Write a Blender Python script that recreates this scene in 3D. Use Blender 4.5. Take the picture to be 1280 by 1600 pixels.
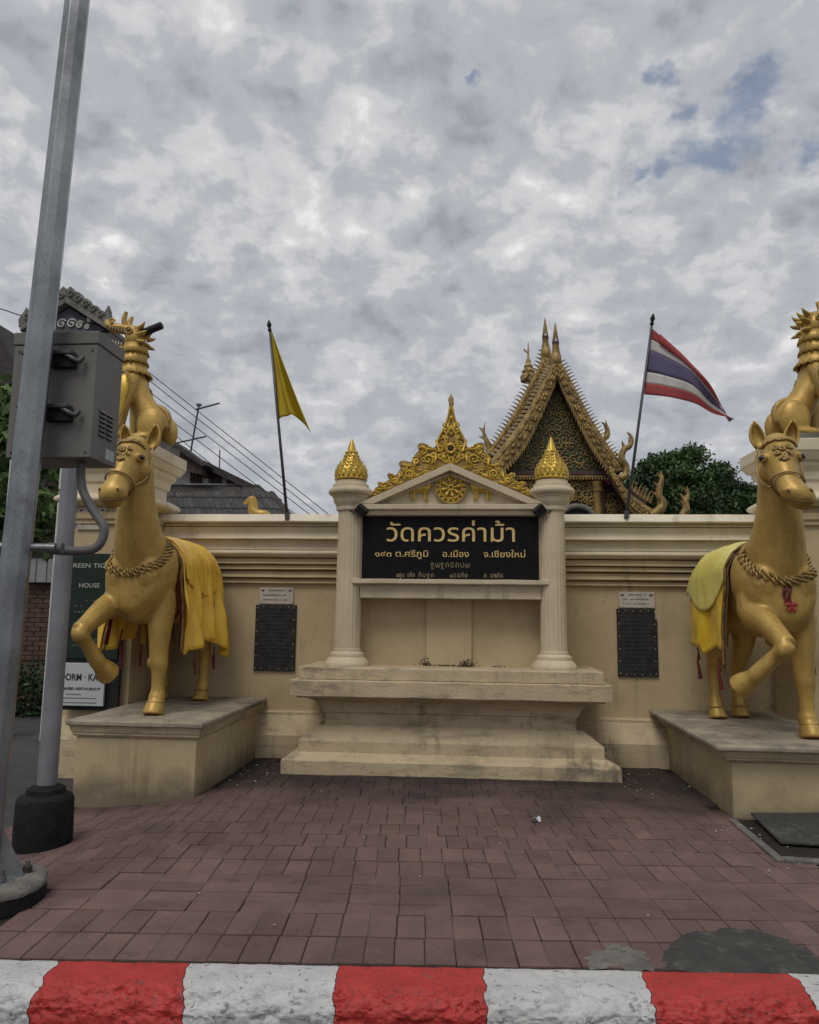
import bpy, bmesh, math, random
import numpy as np
from mathutils import Vector, Matrix, noise as mnoise
random.seed(7); RNG = np.random.default_rng(7)
S = bpy.context.scene
for o in list(bpy.data.objects): bpy.data.objects.remove(o, do_unlink=True)
R = math.radians

# ------------------------------------------------------------------ camera
EYE, FOC, PSI, TH, ROLL = 1.4, 1180.0, R(4.8), R(7.85), 0.012
FW = Vector((-math.sin(PSI)*math.cos(TH), math.cos(PSI)*math.cos(TH), math.sin(TH)))
RT0 = Vector((math.cos(PSI), math.sin(PSI), 0)); UP0 = RT0.cross(FW)
RT = RT0*math.cos(ROLL)+UP0*math.sin(ROLL); UP = -RT0*math.sin(ROLL)+UP0*math.cos(ROLL)
cam = bpy.data.cameras.new('camera'); camo = bpy.data.objects.new('camera', cam); S.collection.objects.link(camo)
cam.sensor_fit = 'VERTICAL'; cam.sensor_height = 24; cam.lens = 24*FOC/1600; cam.clip_end = 2000; cam.clip_start = .05
mw = Matrix((RT, UP, -FW)).transposed().to_4x4(); mw.translation = (0, 0, EYE); camo.matrix_world = mw
S.camera = camo

def at(px, py, Y):
    """point of the place seen at photo pixel (px,py), standing Y metres in front"""
    d = FW + RT*((px-640)/FOC) - UP*((py-800)/FOC)
    return Vector((0, 0, EYE)) + d*(Y/d.y)

# ------------------------------------------------------------------ world, sun, exposure
SUN_EL, SUN_AZ = R(58), R(200)      # azimuth clockwise from +Y: behind the viewer, a little to the left
W = bpy.data.worlds.new('World'); S.world = W; W.use_nodes = True
GAPS = [(0.299, 0.748, 0.03), (0.297, 0.781, 0.04), (0.291, 0.817, 0.045), (0.277, 0.864, 0.035), (0.245, 0.888, 0.035), (0.199, 0.909, 0.035), (0.225, 0.792, 0.022), (-0.002, 0.759, 0.018), (0.377, 0.84, 0.03)]
def build_world():
    nt = W.node_tree; nt.nodes.clear(); N = nt.nodes.new; L = nt.links.new
    out = N('ShaderNodeOutputWorld'); bg = N('ShaderNodeBackground'); bg.inputs['Strength'].default_value = .1
    sky = N('ShaderNodeTexSky'); sky.sky_type = 'NISHITA'; sky.sun_disc = False
    sky.sun_elevation = SUN_EL; sky.sun_rotation = SUN_AZ; sky.dust_density = 2.0
    tc = N('ShaderNodeTexCoord'); sep = N('ShaderNodeSeparateXYZ'); L(tc.outputs['Generated'], sep.inputs[0])
    def math_(op, a, b=None, c=None):
        m = N('ShaderNodeMath'); m.operation = op
        for i, v in enumerate((a, b, c)):
            if v is None: continue
            if isinstance(v, (int, float)): m.inputs[i].default_value = v
            else: L(v, m.inputs[i])
        return m.outputs[0]
    z = math_('MAXIMUM', sep.outputs[2], 0.0); zz = math_('ADD', z, .42)
    u = math_('DIVIDE', sep.outputs[0], zz); v = math_('DIVIDE', sep.outputs[1], zz)
    cb = N('ShaderNodeCombineXYZ'); L(u, cb.inputs[0]); L(v, cb.inputs[1])
    def nz(scale, det, rough, off, dist=0.):
        mp = N('ShaderNodeMapping'); mp.inputs['Location'].default_value = off; L(cb.outputs[0], mp.inputs[0])
        n = N('ShaderNodeTexNoise'); n.inputs['Scale'].default_value = scale; n.inputs['Detail'].default_value = det
        n.inputs['Roughness'].default_value = rough; n.inputs['Distortion'].default_value = dist
        L(mp.outputs[0], n.inputs['Vector']); return n.outputs['Fac']
    def ramp(x, pts):
        r = N('ShaderNodeValToRGB'); r.color_ramp.interpolation = 'EASE'
        e = r.color_ramp.elements
        while len(e) < len(pts): e.new(.5)
        for k, (p, c) in enumerate(pts):
            e[k].position = p; e[k].color = (c, c, c, 1) if not isinstance(c, tuple) else (*c, 1)
        L(x, r.inputs[0]); return r.outputs[0]
    puffs = nz(9.6, 5, .52, (3.1, 1.7, 0), .25); big = nz(2.8, 2, .5, (.4, 7.2, 0)); fine = nz(27, 4, .55, (5, 2, 1), .4)
    mix = math_('ADD', math_('MULTIPLY', puffs, .58), math_('ADD', math_('MULTIPLY', big, .30), math_('MULTIPLY', fine, .20)))
    col = ramp(mix, [(.40, (.315, .338, .378)), (.52, (.445, .463, .498)), (.60, (.60, .605, .62)), (.70, (.86, .855, .84))])
    sc10 = N('ShaderNodeVectorMath'); sc10.operation = 'SCALE'; L(col, sc10.inputs[0]); sc10.inputs['Scale'].default_value = 10.
    hi = N('ShaderNodeMix'); hi.data_type = 'RGBA'
    hz = math_('MINIMUM', 1., math_('ADD', .12, math_('MULTIPLY', z, 2.1))); L(hz, hi.inputs[0])
    hi.inputs[6].default_value = (3.95, 4.2, 4.65, 1); L(sc10.outputs[0], hi.inputs[7])
    # broken cloud: a few gaps where the blue shows, towards the upper right
    gap = 0
    wu = math_('ADD', u, math_('MULTIPLY', math_('SUBTRACT', nz(9, 4, .6, (1, 9, 0)), .5), .22)); wv = math_('ADD', v, math_('MULTIPLY', math_('SUBTRACT', nz(9, 4, .6, (7, 3, 0)), .5), .22))
    for (gx, gy, gr) in GAPS:
        dx = math_('SUBTRACT', wu, gx); dy = math_('SUBTRACT', wv, gy)
        d2 = math_('DIVIDE', math_('ADD', math_('MULTIPLY', dx, dx), math_('MULTIPLY', dy, dy)), gr*gr)
        e_ = math_('POWER', 2.718, math_('MULTIPLY', d2, -1.)); gap = e_ if gap == 0 else math_('MAXIMUM', gap, e_)
    gn = math_('ADD', math_('MULTIPLY', gap, .5), math_('MULTIPLY', nz(24, 5, .6, (8.3, 4.4, 0), .4), .6))
    gap = ramp(gn, [(.40, 0.), (.85, .72)])
    g2 = N('ShaderNodeMix'); g2.data_type = 'RGBA'; L(gap, g2.inputs[0]); L(hi.outputs[2], g2.inputs[6])
    bl = N('ShaderNodeMix'); bl.data_type = 'RGBA'; bl.inputs[0].default_value = .35; L(sky.outputs[0], bl.inputs[6]); bl.inputs[7].default_value = (2.2, 2.9, 4.3, 1)
    L(bl.outputs[2], g2.inputs[7]); L(g2.outputs[2], bg.inputs['Color']); L(bg.outputs[0], out.inputs[0])
build_world()
sl = bpy.data.lights.new('sun', 'SUN'); sl.energy = 1.35; sl.angle = R(28); sl.color = (1, .95, .87)
so = bpy.data.objects.new('sun', sl); S.collection.objects.link(so)
so.rotation_euler = Vector((-math.sin(SUN_AZ)*math.cos(SUN_EL), -math.cos(SUN_AZ)*math.cos(SUN_EL), -math.sin(SUN_EL))).to_track_quat('-Z', 'Y').to_euler()
S.view_settings.view_transform = 'Standard'; S.view_settings.look = 'None'; S.view_settings.gamma = 1
S.view_settings.exposure = 0.02; S.view_settings.use_curve_mapping = False

# ------------------------------------------------------------------ materials
MATS = {}
def material(name, c1, c2=None, rough=.7, metal=0., scale=6., detail=5., bump=0., bscale=60., speck=None, streak=None,
             rnd=0., coord='pos', spec=.5, patches=None, sheen=0., trans=0., extra=None):
    """procedural surface: two tones by noise, optional dark specks, run-down streaks, stain patches, per-object variation"""
    m = bpy.data.materials.new(name); m.use_nodes = True; nt = m.node_tree; N = nt.nodes.new; L = nt.links.new
    b = nt.nodes['Principled BSDF']; b.inputs['Roughness'].default_value = rough; b.inputs['Metallic'].default_value = metal; b.inputs['Specular IOR Level'].default_value = spec
    if coord == 'pos': vec = N('ShaderNodeNewGeometry').outputs['Position']
    else: vec = N('ShaderNodeTexCoord').outputs['Object']
    def nz(sc, det, stretch=None, off=0., rough_=.55):
        mp = N('ShaderNodeMapping'); L(vec, mp.inputs[0]); mp.inputs['Location'].default_value = (off, off*.7, off*1.3)
        if stretch: mp.inputs['Scale'].default_value = stretch
        n = N('ShaderNodeTexNoise'); n.inputs['Scale'].default_value = sc; n.inputs['Detail'].default_value = det
        n.inputs['Roughness'].default_value = rough_; L(mp.outputs[0], n.inputs['Vector']); return n.outputs['Fac']
    def ramp(x, a, z, lo=0., hi=1.):
        r = N('ShaderNodeMapRange'); r.inputs[1].default_value = a; r.inputs[2].default_value = z
        r.inputs[3].default_value = lo; r.inputs[4].default_value = hi; L(x, r.inputs[0]); return r.outputs[0]
    def mix(f, A, B, mode='MIX'):
        q = N('ShaderNodeMix'); q.data_type = 'RGBA'; q.blend_type = mode
        for s, v in ((q.inputs[0], f), (q.inputs[6], A), (q.inputs[7], B)):
            if isinstance(v, (int, float)): s.default_value = v
            elif isinstance(v, tuple): s.default_value = (*v, 1)
            else: L(v, s)
        return q.outputs[2]
    def mul(a, b_):
        q = N('ShaderNodeMath'); q.operation = 'MULTIPLY'; L(a, q.inputs[0])
        if isinstance(b_, (int, float)): q.inputs[1].default_value = b_
        else: L(b_, q.inputs[1])
        return q.outputs[0]
    c2 = c2 or tuple(x*.8 for x in c1)
    col = mix(ramp(nz(scale, detail), .35, .65), c1, c2)
    if rnd:
        oi = N('ShaderNodeObjectInfo'); hs = N('ShaderNodeHueSaturation'); L(col, hs.inputs['Color'])
        L(ramp(oi.outputs['Random'], 0, 1, 1-rnd, 1+rnd), hs.inputs['Value']); col = hs.outputs[0]
    if patches:                                        # (colour, scale, threshold, softness, amount)
        for (pc, ps, th, sf, am) in patches:
            col = mix(mul(ramp(nz(ps, 7, off=ps*3.7, rough_=.65), th, th+sf), am), col, pc)
    if streak:                                         # (colour, amount)
        sm = mul(ramp(nz(1., 4, (9, 9, .55), 3.3), .53, .72), ramp(nz(1.6, 3, off=5.), .42, .66))
        col = mix(mul(sm, streak[1]), col, streak[0])
    if speck:                                          # (colour, scale, threshold, amount)
        col = mix(mul(ramp(nz(speck[1], 2, off=1.7), speck[2], speck[2]+.04), speck[3]), col, speck[0])
    if extra: col = extra(N, L, vec, col, mix, mul, ramp, nz)
    L(col, b.inputs['Base Color'])
    L(ramp(nz(scale*2.3, 3, off=9.), .3, .7, rough-.08, min(1, rough+.1)), b.inputs['Roughness'])
    if bump:
        bm_ = N('ShaderNodeBump'); bm_.inputs['Strength'].default_value = bump; bm_.inputs['Distance'].default_value = .01
        L(nz(bscale, 6), bm_.inputs['Height']); L(bm_.outputs[0], b.inputs['Normal'])
    if sheen: b.inputs['Sheen Weight'].default_value = sheen
    if trans:
        t = N('ShaderNodeBsdfTranslucent'); L(col, t.inputs[0]); ms = N('ShaderNodeMixShader'); ms.inputs[0].default_value = trans
        L(b.outputs[0], ms.inputs[1]); L(t.outputs[0], ms.inputs[2]); L(ms.outputs[0], nt.nodes['Material Output'].inputs[0])
    MATS[name] = m; return m

GRIME = (.055, .047, .036)
def crack_extra(N, L, vec, col, mix, mul, ramp, nz):
    vo = N('ShaderNodeTexVoronoi'); vo.feature = 'DISTANCE_TO_EDGE'; vo.inputs['Scale'].default_value = 1.3
    wv = N('ShaderNodeVectorMath'); wv.operation = 'ADD'; L(vec, wv.inputs[0]); no = N('ShaderNodeTexNoise'); no.inputs['Scale'].default_value = 4.; no.inputs['Detail'].default_value = 6.
    L(vec, no.inputs['Vector']); sc = N('ShaderNodeVectorMath'); sc.operation = 'SCALE'; sc.inputs['Scale'].default_value = .5; L(no.outputs['Color'], sc.inputs[0]); L(sc.outputs[0], wv.inputs[1]); L(wv.outputs[0], vo.inputs['Vector'])
    line = ramp(vo.outputs['Distance'], .006, .0, 0., 1.); some = ramp(nz(1.1, 3, off=11.), .50, .62)
    col = mix(mul(mul(line, some), .55), col, (.09, .07, .045))
    sp = N('ShaderNodeSeparateXYZ'); L(vec, sp.inputs[0])
    ad = N('ShaderNodeMath'); ad.operation = 'MULTIPLY_ADD'; L(nz(3.5, 6, off=4.), ad.inputs[0]); ad.inputs[1].default_value = -.45; L(sp.outputs[2], ad.inputs[2])
    return mix(mul(ramp(ad.outputs[0], .0, -.22), .75), col, (.10, .085, .06))
CREAM = material('cream_paint', (.52, .41, .245), (.445, .345, .20), .75, scale=2.2, bump=.25, bscale=45, streak=(GRIME, .55), speck=((.25, .2, .13), 90, .67, .35), patches=[((.30, .24, .15), 1.4, .54, .2, .55), ((.52, .43, .29), 3.1, .62, .1, .4)], extra=crack_extra)
CORN = material('pale_cornice_cream', (.70, .61, .45), (.61, .52, .37), .75, scale=2.5, bump=.25, bscale=45, streak=(GRIME, .35), speck=((.3, .24, .16), 90, .67, .35), patches=[((.36, .29, .19), 2.2, .58, .15, .45)])  # paler variant of the wall cream, for cornice bands and capitals
COPE = material('lit_coping_cream', (.80, .745, .60), (.72, .65, .51), .8, scale=3., bump=.4, bscale=40, streak=(GRIME, .3), patches=[((.40, .34, .25), 5, .60, .08, .6)])  # light on the wall top is put into this paler cream
def stain_extra(N, L, vec, col, mix, mul, ramp, nz):
    # black rain stain on the right end of the steps, and grime along the ground
    sp = N('ShaderNodeSeparateXYZ'); L(vec, sp.inputs[0])
    a = mul(mul(ramp(sp.outputs[0], .45, 1.0), ramp(sp.outputs[0], 1.42, 1.32)), ramp(sp.outputs[2], .45, .15)); st = ramp(nz(1., 6, (9, 5, 2.6), 6.1), .46, .64)
    col = mix(mul(mul(a, st), .85), col, (.05, .044, .034))
    return mix(mul(ramp(nz(1., 6, (3.2, 3.2, 14), 2.2), .54, .68), .5), col, (.15, .125, .09))
CREAMD = material('weathered_cream_paint', (.54, .435, .285), (.46, .365, .235), .8, scale=3., bump=.45, bscale=40, streak=(GRIME, .38), speck=(GRIME, 60, .66, .6), patches=[(GRIME, 3.2, .60, .10, .75), ((.25, .20, .13), 2., .52, .2, .6)], extra=stain_extra)
STAINED = material('pedestal_top_cement', (.40, .34, .25), (.29, .25, .19), .85, scale=6, bump=.5, bscale=30, patches=[((.06, .054, .045), 1.5, .47, .2, .75), ((.05,.045,.04), 7, .56, .1, .5)])
COLM = material('column_paint', (.62, .52, .365), (.53, .44, .30), .7, scale=3., bump=.2, bscale=50, streak=((.13, .115, .09), .75), speck=((.2, .17, .12), 80, .66, .5))
GOLD = material('gold_paint', (.53, .345, .09), (.41, .26, .064), .47, metal=.35, streak=((.13, .085, .03), .55), scale=5, bump=.12, bscale=70, speck=((.11, .075, .03), 62, .645, .7), patches=[((.33, .21, .06), 4., .56, .18, .5)])
GOLDB = material('bright_gold_paint', (.64, .43, .065), (.47, .30, .04), .36, metal=.4, scale=9, bump=.1, bscale=90, speck=((.12, .08, .02), 70, .66, .5))
GOLDD = material('worn_gilding', (.44, .30, .095), (.27, .18, .06), .5, metal=.3, scale=10, bump=.2, bscale=80, speck=((.05, .035, .015), 40, .62, .7))
GILT = material('temple_gilding', (.38, .25, .075), (.18, .115, .036), .5, metal=.3, scale=4, bump=.3, bscale=40, speck=((.05, .035, .015), 16, .60, .6), patches=[((.08, .055, .025), 5, .52, .15, .7)])
SATIN = material('yellow_satin', (.85, .54, .06), (.70, .40, .03), .40, scale=4, bump=.45, bscale=22, sheen=.06, patches=[((.38, .2, .02), 6, .57, .2, .4)])
PALEY = material('pale_yellow_satin', (.76, .68, .17), (.66, .57, .10), .45, scale=4, bump=.1, bscale=60, sheen=.06)
DEEPY = material('deep_yellow_satin', (.78, .52, .02), (.64, .39, .014), .42, scale=5, bump=.1, bscale=60, sheen=.06)
BRAID = material('brown_gold_braid', (.20, .115, .035), (.11, .06, .02), .6, scale=30)
RED = material('red_ribbon', (.17, .015, .014), (.11, .010, .010), .6, scale=12)
BLACKB = material('black_granite', (.006, .006, .007), (.010, .010, .011), .5, scale=30, bump=.02, spec=.12)
PLAQUE = material('dark_stone_plaque', (.018, .018, .019), (.035, .035, .035), .6, scale=14, spec=.2, speck=((.10, .1, .1), 45, .66, .7))
LETTER = material('gilt_lettering', (.74, .54, .22), (.64, .45, .17), .5, metal=.1, scale=30)
LETTERD = material('worn_gilt_lettering', (.33, .26, .14), (.24, .19, .1), .6, scale=30)
MARBLE = material('pale_marble', (.50, .46, .40), (.40, .36, .31), .5, scale=8)
ENGRAVE = material('engraved_grey', (.10, .09, .085), None, .7)
ENGRAVEL = material('engraved_light', (.036, .036, .036), (.028, .028, .028), .6, scale=20)
BLACK = material('black_metal', (.014, .014, .014), (.022, .022, .022), .55, spec=.25)
DARK = material('dark_gap', (.012, .010, .009), None, .9)
GALV = material('galvanised_steel', (.34, .355, .365), (.22, .23, .24), .36, metal=.8, scale=3, bump=.10, bscale=30, speck=((.09, .09, .09), 130, .60, .5), streak=((.07, .075, .08), .75), patches=[((.11, .115, .12), 3.4, .52, .16, .5)])
GREYP = material('grey_post_paint', (.25, .255, .27), (.19, .195, .21), .45, metal=.3, scale=4, speck=((.5, .5, .5), 60, .68, .5), patches=[((.2, .2, .2), 5, .6, .1, .5)])
CABP = material('cabinet_grey_paint', (.165, .158, .142), (.135, .13, .118), .55, scale=2, bump=.05, bscale=30, speck=((.08, .08, .075), 45, .7, .5))
CONDUIT = material('conduit_grey', (.11, .11, .105), (.07, .07, .07), .6, scale=10)
TAR = material('black_bitumen', (.009, .010, .011), (.018, .018, .017), .7, scale=12, bump=.4, bscale=25, spec=.15)
CONC = material('rough_concrete', (.19, .178, .158), (.10, .094, .085), .9, scale=7, bump=.8, bscale=22, speck=((.08, .08, .07), 30, .6, .7))
ASPH = material('asphalt', (.055, .055, .055), (.04, .04, .041), .9, scale=6, bump=.5, bscale=90)
def patch_extra(N, L, vec, col, mix, mul, ramp, nz): return mix(mul(ramp(nz(14, 6, off=4), .55, .66), .6), col, (.105, .1, .085))
PATCH = material('bitumen_patch', (.047, .047, .040), (.032, .032, .03), .85, scale=9, bump=.7, bscale=30, extra=patch_extra)
def soil_extra(N, L, vec, col, mix, mul, ramp, nz): return mix(ramp(nz(5, 6, off=2), .45, .6), col, (.03, .027, .024))
SOIL = material('joint_soil', (.036, .028, .024), (.022, .018, .016), .95, spec=.15, scale=20, bump=.5, bscale=50, extra=soil_extra)
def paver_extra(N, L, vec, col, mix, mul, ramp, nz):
    # pavers turn darker towards the foot of the monument, with a ragged edge
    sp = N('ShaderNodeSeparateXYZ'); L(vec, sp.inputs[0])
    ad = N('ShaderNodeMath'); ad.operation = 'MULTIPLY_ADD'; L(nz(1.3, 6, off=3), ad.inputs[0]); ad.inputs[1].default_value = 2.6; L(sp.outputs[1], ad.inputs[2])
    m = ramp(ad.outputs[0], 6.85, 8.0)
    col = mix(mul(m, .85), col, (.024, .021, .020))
    return mix(mul(ramp(nz(90, 2, off=8), .66, .7), .5), col, (.24, .2, .18))
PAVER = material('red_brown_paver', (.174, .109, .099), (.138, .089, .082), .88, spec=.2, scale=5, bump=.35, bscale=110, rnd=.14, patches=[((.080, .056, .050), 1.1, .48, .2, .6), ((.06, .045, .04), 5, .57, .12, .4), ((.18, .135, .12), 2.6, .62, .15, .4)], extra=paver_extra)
def flake(c):
    def f(N, L, vec, col, mix, mul, ramp, nz): return mix(mul(ramp(nz(26, 7, off=6, rough_=.7), .585, .625), .75), col, c)
    return f
KRED = material('red_kerb_paint', (.44, .035, .03), (.35, .026, .022), .6, scale=8, bump=.6, bscale=60, speck=((.09, .03, .025), 55, .62, .7), patches=[((.20, .02, .018), 7, .56, .14, .65), ((.13, .07, .06), 17, .62, .05, .6)])
KWHITE = material('white_kerb_paint', (.52, .52, .515), (.44, .44, .44), .65, scale=7, bump=.6, bscale=60, patches=[((.27, .265, .26), 6, .55, .16, .6)], extra=flake((.12, .115, .11)))
LEAFS = material('bright_leaf', (.11, .20, .045), (.05, .10, .022), .6, scale=3, coord='pos')
LEAFD = material('dark_leaf', (.075, .14, .036), (.018, .045, .014), .65, scale=.8, coord='pos')
HEDGE = material('hedge_leaf', (.03, .062, .016), (.017, .036, .01), .65, scale=3)
BARK = material('bark', (.10, .08, .06), (.06, .05, .04), .9, scale=12, bump=.6)
ROOFT = material('dark_roof_tile', (.07, .066, .064), (.045, .043, .042), .8, scale=7, rnd=.3)
ROOFD = material('dark_roof_board', (.05, .042, .038), (.032, .028, .026), .8, scale=4)
TIMBER = material('red_brown_timber', (.085, .042, .032), (.05, .028, .022), .75, scale=9)
WHITEW = material('whitewash', (.62, .61, .57), (.5, .49, .46), .8, scale=5)
STUCCO = material('grey_stucco', (.20, .19, .165), (.105, .10, .088), .85, scale=6, bump=.5, bscale=30)
SLATE = material('blue_grey_board', (.085, .095, .105), (.05, .058, .065), .7, scale=8)
REDROOF = material('red_roof', (.20, .065, .048), (.14, .045, .035), .7, scale=6)
GREENM = material('green_mosaic', (.024, .058, .014), (.045, .058, .016), .4, scale=16, speck=((.01, .16, .03), 8, .62, .7))
MAROON = material('maroon_paint', (.085, .02, .022), (.05, .014, .014), .6, scale=5)
FYEL = material('yellow_flag_cloth', (.60, .47, .02), (.52, .38, .015), .7, scale=5, trans=.35)
FRED = material('flag_red', (.44, .075, .072), (.37, .06, .06), .7, scale=9, trans=.3)
FWHITE = material('flag_white', (.68, .66, .63), (.58, .56, .54), .7, scale=9, trans=.3)
FBLUE = material('flag_blue', (.15, .125, .23), (.12, .10, .19), .7, scale=9, trans=.3)
GREENB = material('green_board_paint', (.014, .026, .021), (.02, .032, .025), .6, scale=8, spec=.2)
CHALK = material('pale_sign_letters', (.42, .45, .40), (.3, .33, .3), .7, scale=40)
PAPER = material('white_sign_panel', (.50, .52, .54), (.44, .46, .48), .5, scale=4)
INK = material('black_ink', (.03, .03, .035), None, .6)
BRICKW = material('old_red_brick', (.115, .062, .045), (.07, .04, .03), .85, scale=8, rnd=.25)
LITT = material('pale_litter', (.42, .40, .36), (.25, .22, .18), .8, scale=20)
CABLE = material('black_cable', (.03, .03, .032), None, .6)
ALU = material('dull_aluminium', (.10, .10, .11), (.07, .07, .07), .5, metal=.5)
WOODB = material('brown_wood', (.12, .07, .04), (.08, .045, .03), .7, scale=9)
TOOTH = material('ivory_tooth', (.68, .63, .5), None, .5)
STICK = material('white_sticker', (.42, .48, .46), (.3, .34, .33), .5, scale=30)
EYEB = material('painted_eye', (.02, .015, .012), None, .25)

# ------------------------------------------------------------------ mesh builder
class M:
    def __init__(s): s.v = []; s.f = []
    def add(s, v, f):
        k = len(s.v); s.v += [tuple(p) for p in v]; s.f += [tuple(i+k for i in q) for q in f]; return s
    def box(s, x0, x1, y0, y1, z0, z1):
        return s.add([(x0,y0,z0),(x1,y0,z0),(x1,y1,z0),(x0,y1,z0),(x0,y0,z1),(x1,y0,z1),(x1,y1,z1),(x0,y1,z1)],
                     [(0,3,2,1),(4,5,6,7),(0,1,5,4),(1,2,6,5),(2,3,7,6),(3,0,4,7)])
    def frustum(s, rings, cap=True):
        """rings of (x0,x1,y0,y1,z), bottom up"""
        v = []; f = []
        for (x0,x1,y0,y1,z) in rings: v += [(x0,y0,z),(x1,y0,z),(x1,y1,z),(x0,y1,z)]
        for i in range(len(rings)-1):
            for k in range(4): f.append((4*i+k, 4*i+(k+1)%4, 4*i+4+(k+1)%4, 4*i+4+k))
        if cap: n = 4*(len(rings)-1); f += [(n,n+1,n+2,n+3),(3,2,1,0)]
        return s.add(v, f)
    def prism(s, poly, off):
        """solid between polygon and polygon+off"""
        n = len(poly); off = Vector(off); P = [Vector(p) for p in poly]
        v = P + [p+off for p in P]
        f = [tuple(range(n))[::-1], tuple(range(n, 2*n))] + [(i,(i+1)%n,n+(i+1)%n,n+i) for i in range(n)]
        return s.add(v, f)
    def lathe(s, prof, c=(0,0,0), n=24, flute=0, fl_amp=0., fl_rng=None):
        v = []; f = []
        for j, (r, z) in enumerate(prof):
            for k in range(n):
                a = 2*math.pi*k/n; rr = r
                if flute and fl_rng[0] <= z <= fl_rng[1]: rr = r - fl_amp*(0.5+0.5*math.cos(a*flute))**2
                v.append((c[0]+rr*math.cos(a), c[1]+rr*math.sin(a), c[2]+z))
        for j in range(len(prof)-1):
            for k in range(n): f.append((j*n+k, j*n+(k+1)%n, j*n+n+(k+1)%n, j*n+n+k))
        f.append(tuple(range(n))[::-1]); m = (len(prof)-1)*n; f.append(tuple(range(m, m+n)))
        return s.add(v, f)
    def loft(s, path, n=14, sub=4, side=(1,0,0), cap=True):
        """path of (x,y,z,ra,rb): ra along side, rb across; smooth interpolation"""
        P = np.array([p if len(p) == 5 else (*p, p[3]) for p in path], float)
        if sub > 1 and len(P) > 2:
            Q = [];E = np.vstack([2*P[0]-P[1], P, 2*P[-1]-P[-2]])
            for i in range(len(P)-1):
                p0,p1,p2,p3 = E[i:i+4]
                for k in range(sub):
                    t = k/sub; Q.append(.5*((2*p1)+(-p0+p2)*t+(2*p0-5*p1+4*p2-p3)*t*t+(-p0+3*p1-3*p2+p3)*t**3))
            Q.append(P[-1]); P = np.array(Q); P[:,3:] = np.maximum(P[:,3:], .0008)
        v = []; f = []; sd = Vector(side); N = len(P)
        for i in range(N):
            t = Vector(P[min(i+1,N-1),:3]-P[max(i-1,0),:3])
            if t.length < 1e-9: t = Vector((0,0,1))
            t.normalize(); a = sd - t*sd.dot(t)
            if a.length < 1e-3: a = t.orthogonal()
            a.normalize(); b = t.cross(a); c = Vector(P[i,:3])
            for k in range(n):
                q = 2*math.pi*k/n; v.append(c+a*(P[i,3]*math.cos(q))+b*(P[i,4]*math.sin(q)))
        for i in range(N-1):
            for k in range(n): f.append((i*n+k, i*n+(k+1)%n, i*n+n+(k+1)%n, i*n+n+k))
        if cap: f.append(tuple(range(n))[::-1]); f.append(tuple(range((N-1)*n, N*n)))
        return s.add(v, f)
    def tube(s, pts, r, n=8, sub=1, closed=False):
        pts = [tuple(p) for p in pts]
        if closed: pts = pts+[pts[0]]
        rr = r if isinstance(r, (list, tuple)) else [r]*len(pts)
        # parallel-transport tube
        P = [Vector(p) for p in pts]
        if sub > 1:
            E = [2*P[0]-P[1]]+P+[2*P[-1]-P[-2]]; Q = []; q = []
            for i in range(len(P)-1):
                p0,p1,p2,p3 = E[i:i+4]
                for k in range(sub):
                    t = k/sub; Q.append(.5*((2*p1)+(p2-p0)*t+(2*p0-5*p1+4*p2-p3)*t*t+(3*p1-p0-3*p2+p3)*t**3)); q.append(rr[i]*(1-t)+rr[i+1]*t)
            Q.append(P[-1]); q.append(rr[-1]); P, rr = Q, q
        v = []; f = []; N = len(P); a = None
        for i in range(N):
            t = (P[min(i+1,N-1)]-P[max(i-1,0)])
            if t.length < 1e-9: t = Vector((0,0,1))
            t.normalize()
            a = t.orthogonal() if a is None else a-t*a.dot(t)
            if a.length < 1e-6: a = t.orthogonal()
            a.normalize(); b = t.cross(a)
            for k in range(n):
                g = 2*math.pi*k/n; v.append(P[i]+(a*math.cos(g)+b*math.sin(g))*rr[i])
        for i in range(N-1):
            for k in range(n): f.append((i*n+k, i*n+(k+1)%n, i*n+n+(k+1)%n, i*n+n+k))
        f.append(tuple(range(n))[::-1]); f.append(tuple(range((N-1)*n, N*n)))
        return s.add(v, f)
    def ball(s, c, r, nu=12, nv=8):
        r = (r,r,r) if isinstance(r, (int,float)) else r
        v = [(c[0],c[1],c[2]-r[2])]; f = []
        for j in range(1,nv):
            q = -math.pi/2+math.pi*j/nv
            for k in range(nu):
                a = 2*math.pi*k/nu; v.append((c[0]+r[0]*math.cos(q)*math.cos(a), c[1]+r[1]*math.cos(q)*math.sin(a), c[2]+r[2]*math.sin(q)))
        v.append((c[0],c[1],c[2]+r[2])); e = len(v)-1
        for k in range(nu): f.append((0,1+(k+1)%nu,1+k)); f.append((e,e-nu+k,e-nu+(k+1)%nu))
        for j in range(nv-2):
            for k in range(nu): a=1+j*nu; f.append((a+k,a+(k+1)%nu,a+nu+(k+1)%nu,a+nu+k))
        return s.add(v, f)
    def grid(s, P):
        """P[i][j] points"""
        n, m = len(P), len(P[0])
        return s.add([p for r in P for p in r], [(i*m+j,i*m+j+1,(i+1)*m+j+1,(i+1)*m+j) for i in range(n-1) for j in range(m-1)])
    def xform(s, fn): s.v = [tuple(fn(Vector(p))) for p in s.v]; return s

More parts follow.
